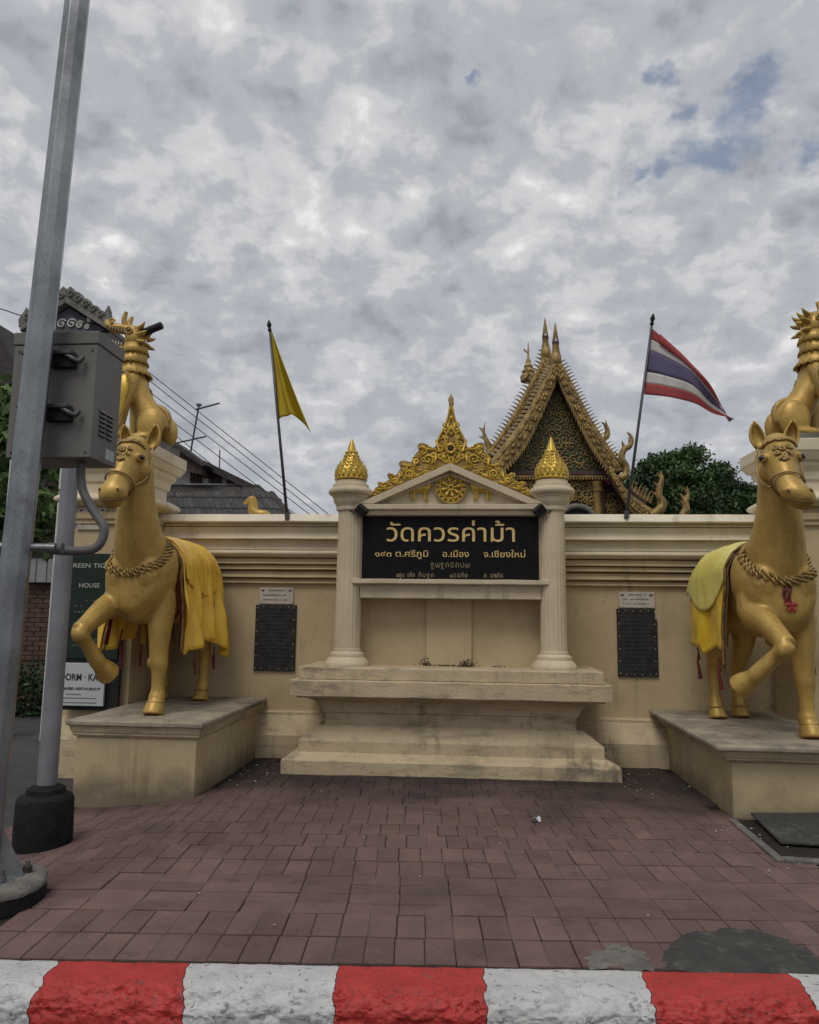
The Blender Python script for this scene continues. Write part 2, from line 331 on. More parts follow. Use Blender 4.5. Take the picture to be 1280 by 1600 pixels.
ORG = {}
def mesh_of(m, name, smooth=None):
    me = bpy.data.meshes.new(name); me.from_pydata(m.v, [], m.f); me.update()
    if smooth is not None:
        me.shade_smooth()
        if smooth < 180: me.set_sharp_from_angle(angle=R(smooth))
    return me
def fix_normals(me):
    bm = bmesh.new(); bm.from_mesh(me); bmesh.ops.recalc_face_normals(bm, faces=bm.faces); bm.to_mesh(me); bm.free()
def obj(name, m, mat, parent=None, smooth=None, bevel=0., org=None, segs=2):
    """link m (world coordinates) as one mesh object, origin at its parent's unless given"""
    org = Vector(org) if org is not None else (ORG[parent.name] if parent else Vector((0,0,0)))
    m.v = [(p[0]-org.x, p[1]-org.y, p[2]-org.z) for p in m.v]
    me = mesh_of(m, name); fix_normals(me)
    if smooth is not None:
        me.shade_smooth()
        if smooth < 180: me.set_sharp_from_angle(angle=R(smooth))
    me.materials.append(mat); o = bpy.data.objects.new(name, me); S.collection.objects.link(o); ORG[o.name] = org
    if parent: o.parent = parent; o.location = org-ORG[parent.name]
    else: o.location = org
    if bevel:
        b = o.modifiers.new('edge', 'BEVEL'); b.width = bevel; b.segments = segs; b.limit_method = 'ANGLE'; b.angle_limit = R(40); b.harden_normals = False
    return o
def inst(name, me, parent, loc, rot=(0,0,0), scale=(1,1,1)):
    o = bpy.data.objects.new(name, me); S.collection.objects.link(o); ORG[o.name] = Vector(loc)
    o.parent = parent; o.location = Vector(loc)-(ORG[parent.name] if parent else Vector((0,0,0))); o.rotation_euler = rot; o.scale = scale
    return o
def tag(o, label=None, cat=None, group=None, kind=None):
    if label: o['label'] = label
    if cat: o['category'] = cat
    if group: o['group'] = group
    if kind: o['kind'] = kind
    return o
def thing(name, label, cat, loc, group=None):
    o = bpy.data.objects.new(name, None); S.collection.objects.link(o); o.location = loc; ORG[o.name] = Vector(loc); o.empty_display_size = .1
    return tag(o, label, cat, group)
def bake(o):
    """apply the modifiers of o (remesh, smooth) without operators"""
    bpy.context.view_layer.update(); dg = bpy.context.evaluated_depsgraph_get()
    me = bpy.data.meshes.new_from_object(o.evaluated_get(dg)); mt = list(o.data.materials); o.modifiers.clear(); o.data = me
    if not me.materials:
        for q in mt: me.materials.append(q)
    return o
def fuse(o, voxel=.014, it=6, fac=.5):
    r = o.modifiers.new('fuse', 'REMESH'); r.mode = 'VOXEL'; r.voxel_size = voxel; r.use_smooth_shade = True
    s = o.modifiers.new('smooth', 'SMOOTH'); s.iterations = it; s.factor = fac
    bake(o); o.data.shade_smooth(); return o
def worn(o, cut=.16, amp=.004):
    """break up long straight plaster edges a little"""
    bm = bmesh.new(); bm.from_mesh(o.data)
    for _ in range(6):
        es = [e for e in bm.edges if e.calc_length() > cut]
        if not es: break
        bmesh.ops.subdivide_edges(bm, edges=es, cuts=1, use_grid_fill=True)
    g = ORG[o.name]
    for v in bm.verts:
        p = v.co+g; v.co += Vector((mnoise.noise(p*5.1), mnoise.noise(p*5.1+Vector((7,1,3))), mnoise.noise(p*5.1+Vector((2,9,5)))))*amp
    bm.to_mesh(o.data); bm.free(); return o
def islands(o, limit=120):
    """give every loose piece of o an object of its own (same name, same parent)"""
    bm = bmesh.new(); bm.from_mesh(o.data); bm.verts.ensure_lookup_table(); seen = set(); groups = []
    for v0 in bm.verts:
        if v0.index in seen: continue
        st = [v0]; g = []; seen.add(v0.index)
        while st:
            v = st.pop(); g.append(v)
            for e in v.link_edges:
                w = e.other_vert(v)
                if w.index not in seen: seen.add(w.index); st.append(w)
        groups.append(g)
    if len(groups) < 2 or len(groups) > limit: bm.free(); return o
    sm = o.data.polygons[0].use_smooth; src = o.data
    for k, g in enumerate(groups):
        idx = {v.index: i for i, v in enumerate(g)}; fs = {f for v in g for f in v.link_faces}
        me = bpy.data.meshes.new(src.name); me.from_pydata([v.co[:] for v in g], [], [[idx[v.index] for v in f.verts] for f in fs]); me.materials.append(src.materials[0])
        if sm: me.shade_smooth(); me.set_sharp_from_angle(angle=R(70))
        if k == 0: o.data = me
        else:
            c = o.copy(); c.data = me; S.collection.objects.link(c); ORG[c.name] = ORG[o.name].copy()
    bm.free(); return o
def solid(o, t, off=-1.):
    s = o.modifiers.new('thick', 'SOLIDIFY'); s.thickness = t; s.offset = off; return o

def lettering(body, parent, x0, x1, zb, Y, mat, h=None, ext=.004, name='lettering', frame=None, bold=.0):
    """flat raised lettering fitted between x0..x1 on baseline zb in the plane Y (facing the viewer)"""
    c = bpy.data.curves.new(name, 'FONT'); c.body = body; c.resolution_u = 3; c.extrude = .02; c.offset = bold; t = bpy.data.objects.new(name, c); S.collection.objects.link(t)
    bpy.context.view_layer.update(); dg = bpy.context.evaluated_depsgraph_get(); me = bpy.data.meshes.new_from_object(t.evaluated_get(dg))
    bpy.data.objects.remove(t)
    xs = [v.co.x for v in me.vertices]; a, b = min(xs), max(xs); k = (x1-x0)/(b-a); kz = h if h else k
    o_ = ORG[parent.name]
    for v in me.vertices:
        X = x0+(v.co.x-a)*k; Z = zb+v.co.y*kz; D = ext*(v.co.z/.02)
        if frame: p = frame(X, Z, D)
        else: p = Vector((X, Y-D, Z))
        v.co = p-o_
    me.materials.clear(); me.materials.append(mat); o = bpy.data.objects.new(name, me); S.collection.objects.link(o); o.parent = parent; ORG[o.name] = o_.copy()
    return o

def spiral(c, r, turns, a0, sgn, ux, uz, tail=None):
    """points of a scroll: tail end first, curling into c, in the plane ux,uz"""
    c = Vector(c); pts = []
    n = int(14*turns)
    for i in range(n+1):
        t = i/n; a = a0+sgn*turns*2*math.pi*t; rr = r*(1-t)**.85+.06*r
        pts.append(c+ux*(rr*math.cos(a))+uz*(rr*math.sin(a)))
    if tail is not None: pts = [Vector(tail)]+pts
    return pts
UX, UZ = Vector((1,0,0)), Vector((0,0,1))

# ------------------------------------------------------------------ ground, road, pavement
def drop(x, y):
    """the pavement falls away towards the gateway on the left"""
    t = min(1, max(0, (-x-1.9)/1.1)); t = t*t*(3-2*t); q = min(1, max(0, (y-3.6)/.8)); q = q*q*(3-2*q)
    return -.11*t*q
g = M().grid([[(x, y, -.22) for y in (-60, 0, 40, 400)] for x in (-300, -20, 20, 300)])
tag(obj('ground', g, ASPH), kind='structure')
KA = R(4.1); KU = Vector((math.cos(KA), math.sin(KA), 0)); KV = Vector((-math.sin(KA), math.cos(KA), 0)); KO = Vector((-.251, 3.248, 0))
def kp(u, v, z=0.): p = KO+KU*u+KV*v; return Vector((p.x, p.y, z))
rd = M().add([kp(-30,-9,-.17), kp(30,-9,-.17), kp(30,-.20,-.17), kp(-30,-.20,-.17)], [(0,1,2,3)])
tag(obj('road', rd, ASPH), kind='structure')
# pavement bed: follows the fall of the ground
us = np.linspace(-2.6, 3.4, 41); vs = np.linspace(0., 4.9, 31)
top = []
for u in us:
    row = []
    for v in vs:
        p = kp(u, v); row.append((p.x, p.y, drop(p.x, p.y)-.006))
    top.append(row)
bed = M().grid(top)
far = [[(x, y, drop(x, 6)-.012 if y < 9 else -.1) for y in (5.2, 7., 9., 30.)] for x in np.linspace(-14, -2.2, 14)]
pav = tag(obj('pavement', bed, SOIL), kind='structure')
yard = M().grid([[(x, y, min(-.010, drop(x, max(y, 4.6))-.012)) for y in (2.9, 4.2, 5., 6., 7., 10., 60.)] for x in (-16, -9, -6, -4.5, -3.6, -3.1)])
tag(obj('lane', yard, ASPH), kind='structure')
inner = M().grid([[(x, y, -.02) for y in (8.05, 20, 60)] for x in (-3.0, 10, 40)])
tag(obj('temple_yard', inner, ASPH), kind='structure')

B = .127
def paver_mesh(L_, W_, seed):
    r = random.Random(seed); h = .05; c = .004; x, y = L_/2-.0016, W_/2-(.0046 if W_ > L_ else .0020)
    j = lambda: r.uniform(-.0011, .0011)
    lo = [(-x,-y),(x,-y),(x,y),(-x,y)]; lo = [(a+j(), b+j()) for a, b in lo]
    v = [(a,b,-h) for a,b in lo]+[(a,b,-c*.8) for a,b in lo]+[(a-c*np.sign(a), b-c*np.sign(b), j()*.5) for a,b in lo]
    f = [(8,9,10,11)]+[(i,(i+1)%4,4+(i+1)%4,4+i) for i in range(4)]+[(4+i,4+(i+1)%4,8+(i+1)%4,8+i) for i in range(4)]
    me = bpy.data.meshes.new('paver'); me.from_pydata(v, [], f); me.materials.append(PAVER); return me
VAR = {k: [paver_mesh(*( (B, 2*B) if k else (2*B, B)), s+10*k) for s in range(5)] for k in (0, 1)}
BLOCK = []   # footprints no paver reaches under
def blocked(p):
    x, y = p.x, p.y
    if -1.70 < x < 1.28 and y > 6.93: return True
    if -2.98 < x < -2.135 and y > 5.95: return True
    if x > 1.88 and y > 5.70: return True
    if x > 1.78+.25*(5.69-y) and 4.78 < y < 5.75: return True        # drain corner
    if y > 7.45: return True
    if (x+2.29)**2+(y-3.7)**2 < .26**2: return True                   # lamp post footing
    return False
cand = []
for i in range(17):
    narrow = i not in (2, 3, 10)
    for j in range(-12, 13):
        u0 = j*2*B + (.064 if narrow else -.055) + (.004*math.sin(i*1.7) if i < 4 else .026*math.sin(i*2.4)); v0 = .022 + i*.2598
        if narrow: cells = [(u0+B/2, v0+B, 1), (u0+1.5*B, v0+B, 1)]
        else: cells = [(u0+B, v0+B/2, 0), (u0+B, v0+1.5*B, 0)]
        for (u, v, k) in cells:
            p = kp(u, v)
            if not blocked(p) and p.x > -3.3 and p.x < 3.2: cand.append((p, k))
def seen_size(p):
    d = p-Vector((0,0,EYE)); k = d.dot(FW); x = 640+FOC*d.dot(RT)/k; y = 800-FOC*d.dot(UP)/k
    return (1/k**3 if (-40 < x < 1320 and y < 1640) else 1e-6/k)
cand.sort(key=lambda c: -seen_size(c[0]))
rest = M()
for n_, (p, k) in enumerate(cand):
    e = .04; dz = drop(p.x, p.y); gx = (drop(p.x+e, p.y)-drop(p.x-e, p.y))/(2*e); gy = (drop(p.x, p.y+e)-drop(p.x, p.y-e))/(2*e)
    rz = KA+random.gauss(0, .004); jz = random.gauss(.004, .0012)
    rot = Matrix.Rotation(rz, 4, 'Z'); nrm = Vector((-gx+random.gauss(0,.006), -gy+random.gauss(0,.006), 1)).normalized()
    q = Vector((0,0,1)).rotation_difference(nrm)
    mat_ = Matrix.Translation((p.x+random.gauss(0,.001), p.y+random.gauss(0,.001), dz+jz)) @ q.to_matrix().to_4x4() @ rot
    me = VAR[k][random.randrange(5)]
    if n_ < 300:
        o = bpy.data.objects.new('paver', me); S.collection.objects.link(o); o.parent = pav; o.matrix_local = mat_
    else:
        rest.add([mat_ @ v.co for v in me.vertices], [tuple(f.vertices) for f in me.polygons])
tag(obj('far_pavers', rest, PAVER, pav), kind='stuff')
# kerb of painted blocks
kb = M().add([kp(-4,-.20,-.165), kp(4,-.20,-.165), kp(4,-.012,-.165), kp(-4,-.012,-.165), kp(-4,-.20,-.09), kp(4,-.20,-.09), kp(4,-.012,-.09), kp(-4,-.012,-.09)],
             [(0,1,5,4),(4,5,6,7),(1,2,6,5),(2,3,7,6),(3,0,4,7)])
kerb = tag(obj('kerb', kb, CONC), kind='structure')
def kerb_block(u0, u1, s0, s1, mat, jid):
    """rounded, chipped block; s0,s1 skew of the paint joint towards the road"""
    P = []; nu, prof = 90, []
    r0 = .075
    for L_ in np.concatenate([np.linspace(0, .20, 14), np.linspace(.206, .32, 34), np.linspace(.33, .45, 12)]):
        if L_ <= .20: v, z, q = -.004-L_, .010, 0.
        elif L_ <= .32: q = (L_-.20)/.12; v, z = -.204-r0*math.sin(q*math.pi/2), .010-r0*(1-math.cos(q*math.pi/2))
        else: q = 1.+(L_-.32); v, z = -.204-r0, .010-r0-(L_-.32)
        prof.append((v, z, q))
    for i in range(nu+1):
        a = i/nu; row = []
        for j, (v, z, q) in enumerate(prof):
            sk = max(0, -v-.02)/.3
            u = (u0+s0*sk)*(1-a)+(u1+s1*sk)*a
            w0, w1 = (mnoise.fractal(Vector((q_*5.3, v*11, z*11)), .7, 2.1, 4)*.016 for q_ in (jid, jid+1)); u += w0*(1-a)+w1*a
            lim = .16+.05*mnoise.noise(Vector((u*3.1, 4, 1)))
            edge = max(0, min(1, (-v-lim)/.05)) if q < 1 else max(.25, 1-(q-1)/.05)
            nn = mnoise.fractal(Vector((u*10, v*13, z*13)), .7, 2.2, 6); rg_ = abs(mnoise.noise(Vector((u*16, v*22, z*22))))
            chip = edge*(.012*max(-.2, nn+.35)+.016*(rg_ if nn > -.1 else 0)) + .003*nn
            rim = .012*max(0, 1-abs(v)/.02) if v > -.02 else 0
            p = kp(u, v+chip*(.3+.7*min(1, q)), z-chip*(1.1-.7*min(1, q))-(rim*.6)); row.append(tuple(p))
        P.append(row)
    o = obj('kerb_block', M().grid(P), mat, kerb, smooth=50)
    if o.data.polygons[0].normal.z < 0: o.data.flip_normals()
    return o
js = [(-3.2,0), (-2.6,0), (-2.0,.03), (-1.414,.03), (-.895,.075), (-.288,.015), (.289,-.005), (.916,-.012), (1.515,-.025), (2.10,-.02), (2.70,0), (3.3,0)]
for i in range(len(js)-1):
    kerb_block(js[i][0]+.0015, js[i+1][0]-.0015, js[i][1], js[i+1][1], KRED if i % 2 == 1 else KWHITE, i)
# repairs in the paving
def blob(pts, n=40, wob=.02, z=.012, seed=0, slope=.012):
    c = sum((Vector(p) for p in pts), Vector())/len(pts); ring = []; m = len(pts)
    for i in range(n):
        t = i/n*m; a = int(t) % m; b = (a+1) % m; p = Vector(pts[a]).lerp(Vector(pts[b]), t-int(t))
        d = (p-c).normalized(); p = p+d*(mnoise.fractal(Vector((p.x*11, p.y*11, seed)), .8, 2.1, 4)*wob); ring.append(p)
    v = []; f = []; K = 8
    for k in range(K):
        s = 1-k/K
        for p in ring:
            q = c.lerp(p, s); hgt = z*(1-max(0, s-.8)/.2*.9)+mnoise.noise(Vector((q.x*11, q.y*11, 3)))*.004*(s < .98)
            v.append((q.x, q.y, hgt))
    v.append((c.x, c.y, z))
    for k in range(K-1):
        for i in range(n): f.append((k*n+i, k*n+(i+1)%n, (k+1)*n+(i+1)%n, (k+1)*n+i))
    for i in range(n): f.append(((K-1)*n+i, (K-1)*n+(i+1)%n, K*n))
    return M().add(v, f)
ap = [(.755,3.325,0),(.79,3.45,0),(.875,3.63,0),(1.025,3.755,0),(1.2,3.80,0),(1.341,3.77,0),(1.43,3.60,0),(1.47,3.375,0),(1.1,3.335,0)]
tag(obj('bitumen_patch', blob(ap, seed=1, z=.016, wob=.034, n=90), PATCH, smooth=180), kind='structure')
cp = [(.47,3.325,0),(.50,3.42,0),(.568,3.53,0),(.66,3.56,0),(.735,3.52,0),(.76,3.40,0),(.75,3.345,0)]
tag(obj('concrete_patch', blob(cp, seed=5, wob=.07, z=.011, n=90), CONC, smooth=180), kind='structure')

# ------------------------------------------------------------------ boundary wall
def zy(py, Y, px=440): return at(px, py, Y).z
WX0, WX1, WF = -3.55, 3.25, 7.75
wall = thing('temple_wall', 'long cream boundary wall with stacked cornice mouldings behind the sign monument', 'wall', ((WX0+WX1)/2, WF, 0))
obj('wall_body', M().box(WX0, WX1, WF, WF+.28, -.1, zy(816, 7.6)), CREAM, wall)
def run(poly, x0=WX0, x1=WX1, n=70, amp=.0035):
    """moulding run along the wall, slightly wavy like hand-drawn plaster"""
    v = []; f = []; m = len(poly)
    for i in range(n+1):
        x = x0+(x1-x0)*i/n
        for k, (y, z) in enumerate(poly):
            a = amp if y < WF-.01 else 0
            v.append((x, y+a*mnoise.noise(Vector((x*2.3, y*9, z*5))), z+a*mnoise.noise(Vector((x*2.9+4, y*9, z*5)))))
    for i in range(n):
        for k in range(m): f.append((i*m+k, i*m+(k+1) % m, (i+1)*m+(k+1) % m, (i+1)*m+k))
    f += [tuple(range(m))[::-1], tuple(range(n*m, (n+1)*m))]
    return M().add(v, f)
def arc_poly(y0, z0, y1, z1, bulge, n=8):
    pts = []
    for i in range(n+1):
        t = i/n; y = y0*(1-t)+y1*t; z = z0*(1-t)+z1*t; pts.append((y-bulge*math.sin(math.pi*t), z))
    return pts
bk = WF+.02
def band(name, pts, **k): return obj(name, run(pts+[(bk, pts[-1][1]), (bk, pts[0][1])]), k.get('mat', CORN), wall, smooth=40, bevel=.004)
cz = zy(802.7, 7.48)
obj('coping', run([(7.515, cz), (7.475, zy(814,7.48)), (7.478, zy(815,7.48)), (7.50, zy(816.5,7.5)), (8.06, zy(816.5,7.5)), (8.06, cz), (7.8, cz+.015)]), COPE, wall, bevel=.008)
band('fillet_moulding', [(7.56, zy(816.5,7.5)-.003), (7.56, zy(822.5,7.56))])
band('ovolo_moulding', arc_poly(7.55, zy(823,7.55)-.003, 7.535, zy(841,7.535), -.024)+[(7.542, zy(842.5,7.55))])
band('fascia_moulding', arc_poly(7.60, zy(842.5,7.575)-.003, 7.595, zy(859,7.61), -.010))
band('torus_moulding', arc_poly(7.60, zy(859,7.61)-.003, 7.63, zy(870.5,7.63), .032))
for (a, b, y) in ((872.5, 881.5, 7.645), (883, 890, 7.665), (892.5, 902.5, 7.69), (905, 911.5, 7.715)):
    band('fillet_moulding', arc_poly(y+.006, zy(a, y), y-.010, zy(b-.8, y), -.006, 5)+[(y, zy(b, y))], mat=CREAM)
obj('base_course', run([(7.585, -.1), (7.585, .215), (7.60, .235), (7.70, .40), (7.70, .43), (bk, .44), (bk, -.1)]), CREAMD, wall, bevel=.008)

# ------------------------------------------------------------------ pillars and mythic lions
def gate_pillar(x0, x1, label):
    y0, y1 = 6.86, 7.74
    t = thing('gate_pillar', label, 'pillar', ((x0+x1)/2, (y0+y1)/2, 0), 'gateway pillars')
    i = .16
    def ring(e, z): return (x0+i-e, x1-i+e, y0+i-e, y1-i+e, z)
    obj('shaft', M().frustum([ring(0, -.12), ring(0, 2.42)]), CREAM, t, bevel=.008)
    obj('base_course', M().frustum([ring(.09, -.12), ring(.09, .23), ring(.02, .42)]), CREAMD, t, bevel=.008)
    obj('necking', M().frustum([ring(.03, 2.25), ring(.03, 2.29), ring(.05, 2.30), ring(.05, 2.36)]), CREAM, t, bevel=.006)
    rg = [ring(.05+.085*math.sin(math.pi*k/8), 2.42+.13*k/8) for k in range(9)]
    obj('torus', M().frustum(rg), CORN, t, smooth=50)
    worn(obj('capital', M().frustum([ring(.02, 2.55), ring(.02, 2.66), ring(.04, 2.665), ring(.05, 2.74), ring(.09, 2.79), ring(.09, 2.83), ring(.12, 2.835), ring(.16, 2.90)]), CORN, t, bevel=.005))
    worn(obj('abacus', M().frustum([ring(.155, 2.903), ring(.165, 2.91), ring(.165, 3.02)]), CORN, t, bevel=.008))
    return t
gate_pillar(-4.05, -3.06, 'cream capped pillar behind the grey cabinet, bearing the open-mouthed lion')
gate_pillar(2.70, 3.69, 'cream capped pillar at the right frame edge, bearing the maned lion')

def lion(cx, sg, label):
    """seated guardian beast facing -x (sg=1) or +x (sg=-1); local origin under the haunch"""
    cy, z0 = 7.30, 3.02
    t = thing('guardian_lion', label, 'statue', (cx, cy, z0), 'guardian lions on the pillars')
    def F(p):
        k = .91; hz_ = .97 if p.z > 1.10 else 1.; z = 1.10+(p.z-1.10)*hz_ if p.z > 1.10 else p.z; x = -.30+(p.x+.30)*hz_ if p.z > 1.10 else p.x
        return Vector((cx+sg*(x*k+(.02 if p.z > 1.1 else 0)), cy+p.y*k, z0+z*k))
    pl = M().box(-.62, .17, -.33, .33, 0, .09)
    obj('plinth', pl.xform(F), STUCCO, t, bevel=.01)
    b = M(); Sd = (0,1,0)
    b.loft([(.06,0,.22,.13,.13),(.00,0,.32,.15,.17),(-.11,0,.46,.135,.155),(-.22,0,.66,.135,.135),(-.275,0,.84,.14,.13),(-.30,0,1.0,.12,.115),(-.315,0,1.22,.11,.11)], side=Sd, n=18)
    for s in (-1, 1):
        b.ball((.03, s*.20, .27), (.155, .085, .20), 16, 12)
        b.loft([(.05,s*.21,.13,.07,.055),(-.10,s*.23,.12,.065,.05),(-.20,s*.23,.11,.05,.04)], side=Sd, n=12)
        b.loft([(-.25,s*.10,.88,.06,.10),(-.285,s*.17,.76,.085,.115),(-.30,s*.195,.60,.085,.105),(-.315,s*.205,.42,.075,.085),(-.325,s*.205,.25,.062,.065),(-.325,s*.205,.14,.068,.075)], side=Sd, n=14)
        b.loft([(-.30,s*.205,.13,.075,.05),(-.40,s*.205,.125,.08,.05),(-.46,s*.205,.115,.045,.035)], side=Sd, n=12)
    b.ball((-.32, 0, 1.33), (.12, .13, .14), 16, 12)
    b.loft([(-.30,0,1.41,.11,.085),(-.44,0,1.455,.10,.06),(-.56,0,1.475,.095,.055),(-.64,0,1.50,.085,.055),(-.67,0,1.55,.055,.04),(-.655,0,1.585,.02,.02)], side=Sd, n=14)
    b.loft([(-.28,0,1.22,.11,.075),(-.42,0,1.20,.09,.05),(-.53,0,1.225,.075,.038),(-.60,0,1.28,.045,.028),(-.615,0,1.31,.02,.015)], side=Sd, n=12)
    o = obj('body', b.xform(F), GOLD, t); fuse(o, .013, 4)
    # collars of flame shaped mane
    for (zc, r0, r1, hh) in ((1.19,.12,.155,.13), (1.07,.125,.165,.13), (.94,.13,.205,.15)):
        m = M(); n = 16; ax = -.31+(1.19-zc)*.08; P = []
        for k in range(4*n+1):
            a = 2*math.pi*k/(4*n); sp = 1-abs((k % 4)-2)/2
            P.append([Vector((ax+r0*math.cos(a), r0*math.sin(a), zc+hh*.5)), Vector((ax+(r0+.010)*math.cos(a), (r0+.010)*math.sin(a), zc+hh*.1)),
                      Vector((ax+(r1*(.90+.10*sp))*math.cos(a), (r1*(.90+.10*sp))*math.sin(a), zc-hh*(.30+.16*sp)))])
        m.grid(P); q = obj('mane_collar', m.xform(F), GOLD, t, smooth=50); solid(q, .020, 0)
    mm = M()
    for (x, z, dx, dz, r) in ((-.22,1.36,.09,.03,.05), (-.22,1.27,.09,-.03,.05), (-.235,1.43,.08,.07,.045)):
        for s in (-1, 0, 1): mm.loft([(x,s*.085,z,r,r*.6),(x+dx*.6,s*.115,z+dz*.4,r*.6,r*.4),(x+dx,s*.125,z+dz,.004,.004)], side=Sd, n=8)
    islands(obj('mane_tuft', mm.xform(F), GOLD, t, smooth=60))
    mm = M()
    for s in (-1, 1): mm.loft([(-.42,s*.05,1.47,.036,.036),(-.44,s*.065,1.55,.034,.03),(-.415,s*.075,1.645,.022,.02)], n=8)
    islands(obj('horn', mm.xform(F), GOLD, t, smooth=60))
    mm = M()
    for s in (-1,1): mm.tube(spiral((-.575,s*.092,1.525), .036, 1.2, 0, 1, UX, UZ), .012, 6)
    islands(obj('snout_scroll', mm.xform(F), GOLD, t, smooth=60))
    mm = M()
    for s in (-1,1):
        for k in range(4): mm.loft([(-.28-.07*k,s*.10,1.19+.004*k,.03,.02),(-.29-.07*k,s*.115,1.14,.02,.012),(-.26-.07*k,s*.115,1.10,.003,.003)], side=Sd, n=7)
    islands(obj('jaw_tuft', mm.xform(F), GOLD, t, smooth=60))
    e = M()
    for s in (-1, 1): e.ball((-.345, s*.122, 1.395), (.026,.018,.024))
    islands(obj('eye', e.xform(F), EYEB, t, smooth=180))
    e = M()
    for s in (-1, 1): e.tube([(-.345+.044*math.cos(a), s*.130, 1.398+.036*math.sin(a)) for a in np.linspace(0, 2*math.pi, 13)], .011, 6)
    islands(obj('eyelid', e.xform(F), GOLD, t, smooth=180))
    e = M()
    for k in range(6):
        for s in (-1, 1):
            x = -.42-.036*k; e.loft([(x, s*.082, 1.425+.008*k, .010), (x, s*.080, 1.392+.010*k, .003)], n=6, sub=1)
            e.loft([(x, s*.062, 1.235+.010*k, .010), (x, s*.062, 1.268+.010*k, .003)], n=6, sub=1)
    islands(obj('tooth', e.xform(F), TOOTH, t))
    obj('tongue', M().loft([(-.32,0,1.29,.07,.03),(-.46,0,1.27,.055,.02),(-.54,0,1.30,.02,.01)], side=Sd).xform(F), MAROON, t, smooth=180)
    m = M()
    for s in (-1, 1):
        y = s*.286
        m.tube([(-.405,y*.96,.42),(-.415,y*.98,.62),(-.39,y*.95,.79),(-.30,y*.92,.865),(-.20,y*.92,.80),(-.18,y*.94,.66),(-.24,y*.96,.42),(-.315,y*.95,.20),(-.375,y*.93,.26),(-.405,y*.96,.42)], .012, 6, sub=3)
    islands(obj('leg_border', m.xform(F), GOLDD, t, smooth=180))
    m = M()
    for s in (-1, 1):
        m.loft([(-.30,s*.235,.82,.02,.06),(-.295,s*.262,.68,.028,.09),(-.305,s*.268,.50,.026,.075),(-.32,s*.262,.34,.02,.045),(-.322,s*.25,.24,.008,.02)], side=Sd, n=10)
    islands(obj('leg_panel', m.xform(F), GOLDB, t, smooth=180))
    obj('tail', M().tube([(.13,0,.25),(.15,0,.40),(.08,0,.50),(-.02,0,.54),(-.06,0,.62)], [.04,.035,.03,.03,.008], 8, sub=3).xform(F), GOLDD, t, smooth=180)
    m = M()
    for k in range(11):
        a = -1.5+3.0*k/10; m.ball((-.28-.165*math.cos(a), .165*math.sin(a), .865-.02*math.cos(a)), .024, 8, 6)
    islands(obj('chest_bead', m.xform(F), GOLDB, t, smooth=180))
    return t, F
l1, F1 = lion(-3.235, 1, 'gold lion statue with open jaws turned left above the grey cabinet')
lion(3.02, -1, 'gold lion statue turned right, cut by the right frame edge')
rod = M(); p0, p1 = F1(Vector((-.26,-.05,1.37))), F1(Vector((.03,-.07,1.475)))
rod.tube([p0, p0.lerp(p1,.02), p0.lerp(p1,.97), p1], [.028,.040,.040,.028], 12)
tag(obj('spotlight_tube', rod, BLACK, smooth=50, org=p0), 'dark tubular lamp jutting right behind the lion head with open jaws', 'lamp')

# ------------------------------------------------------------------ horse pedestals
def pedestal(x0, x1, y0, ztop, label, over=1.):
    t = thing('horse_pedestal', label, 'pedestal', ((x0+x1)/2, y0+.8, 0), 'pedestals under the horses')
    y1 = 7.735; h = ztop
    def ring(e, z): e *= over; return (x0-e, x1+e, y0-e, y1, z)
    obj('body', M().frustum([ring(0, -.2), ring(0, h-.13)]), CREAM, t, bevel=.008)
    worn(obj('moulding', M().frustum([ring(.02, h-.13), ring(.035, h-.115), ring(.035, h-.10), ring(.045, h-.098), ring(.065, h-.05), ring(.07, h-.045)]), CREAMD, t, bevel=.003))
    worn(obj('top_slab', M().frustum([ring(.085, h-.044), ring(.095, h-.038), ring(.095, h-.012), ring(.08, h)]), STAINED, t, bevel=.006))
    return t
ZL, ZR = .56, .525
pedestal(-3.125, -2.145, 5.93, ZL, 'cream moulded pedestal carrying the horse beside the lamp post', .65)
pedestal(1.86, 2.98, 5.80, ZR, 'cream moulded pedestal carrying the horse above the dark drain plate', 1.45)

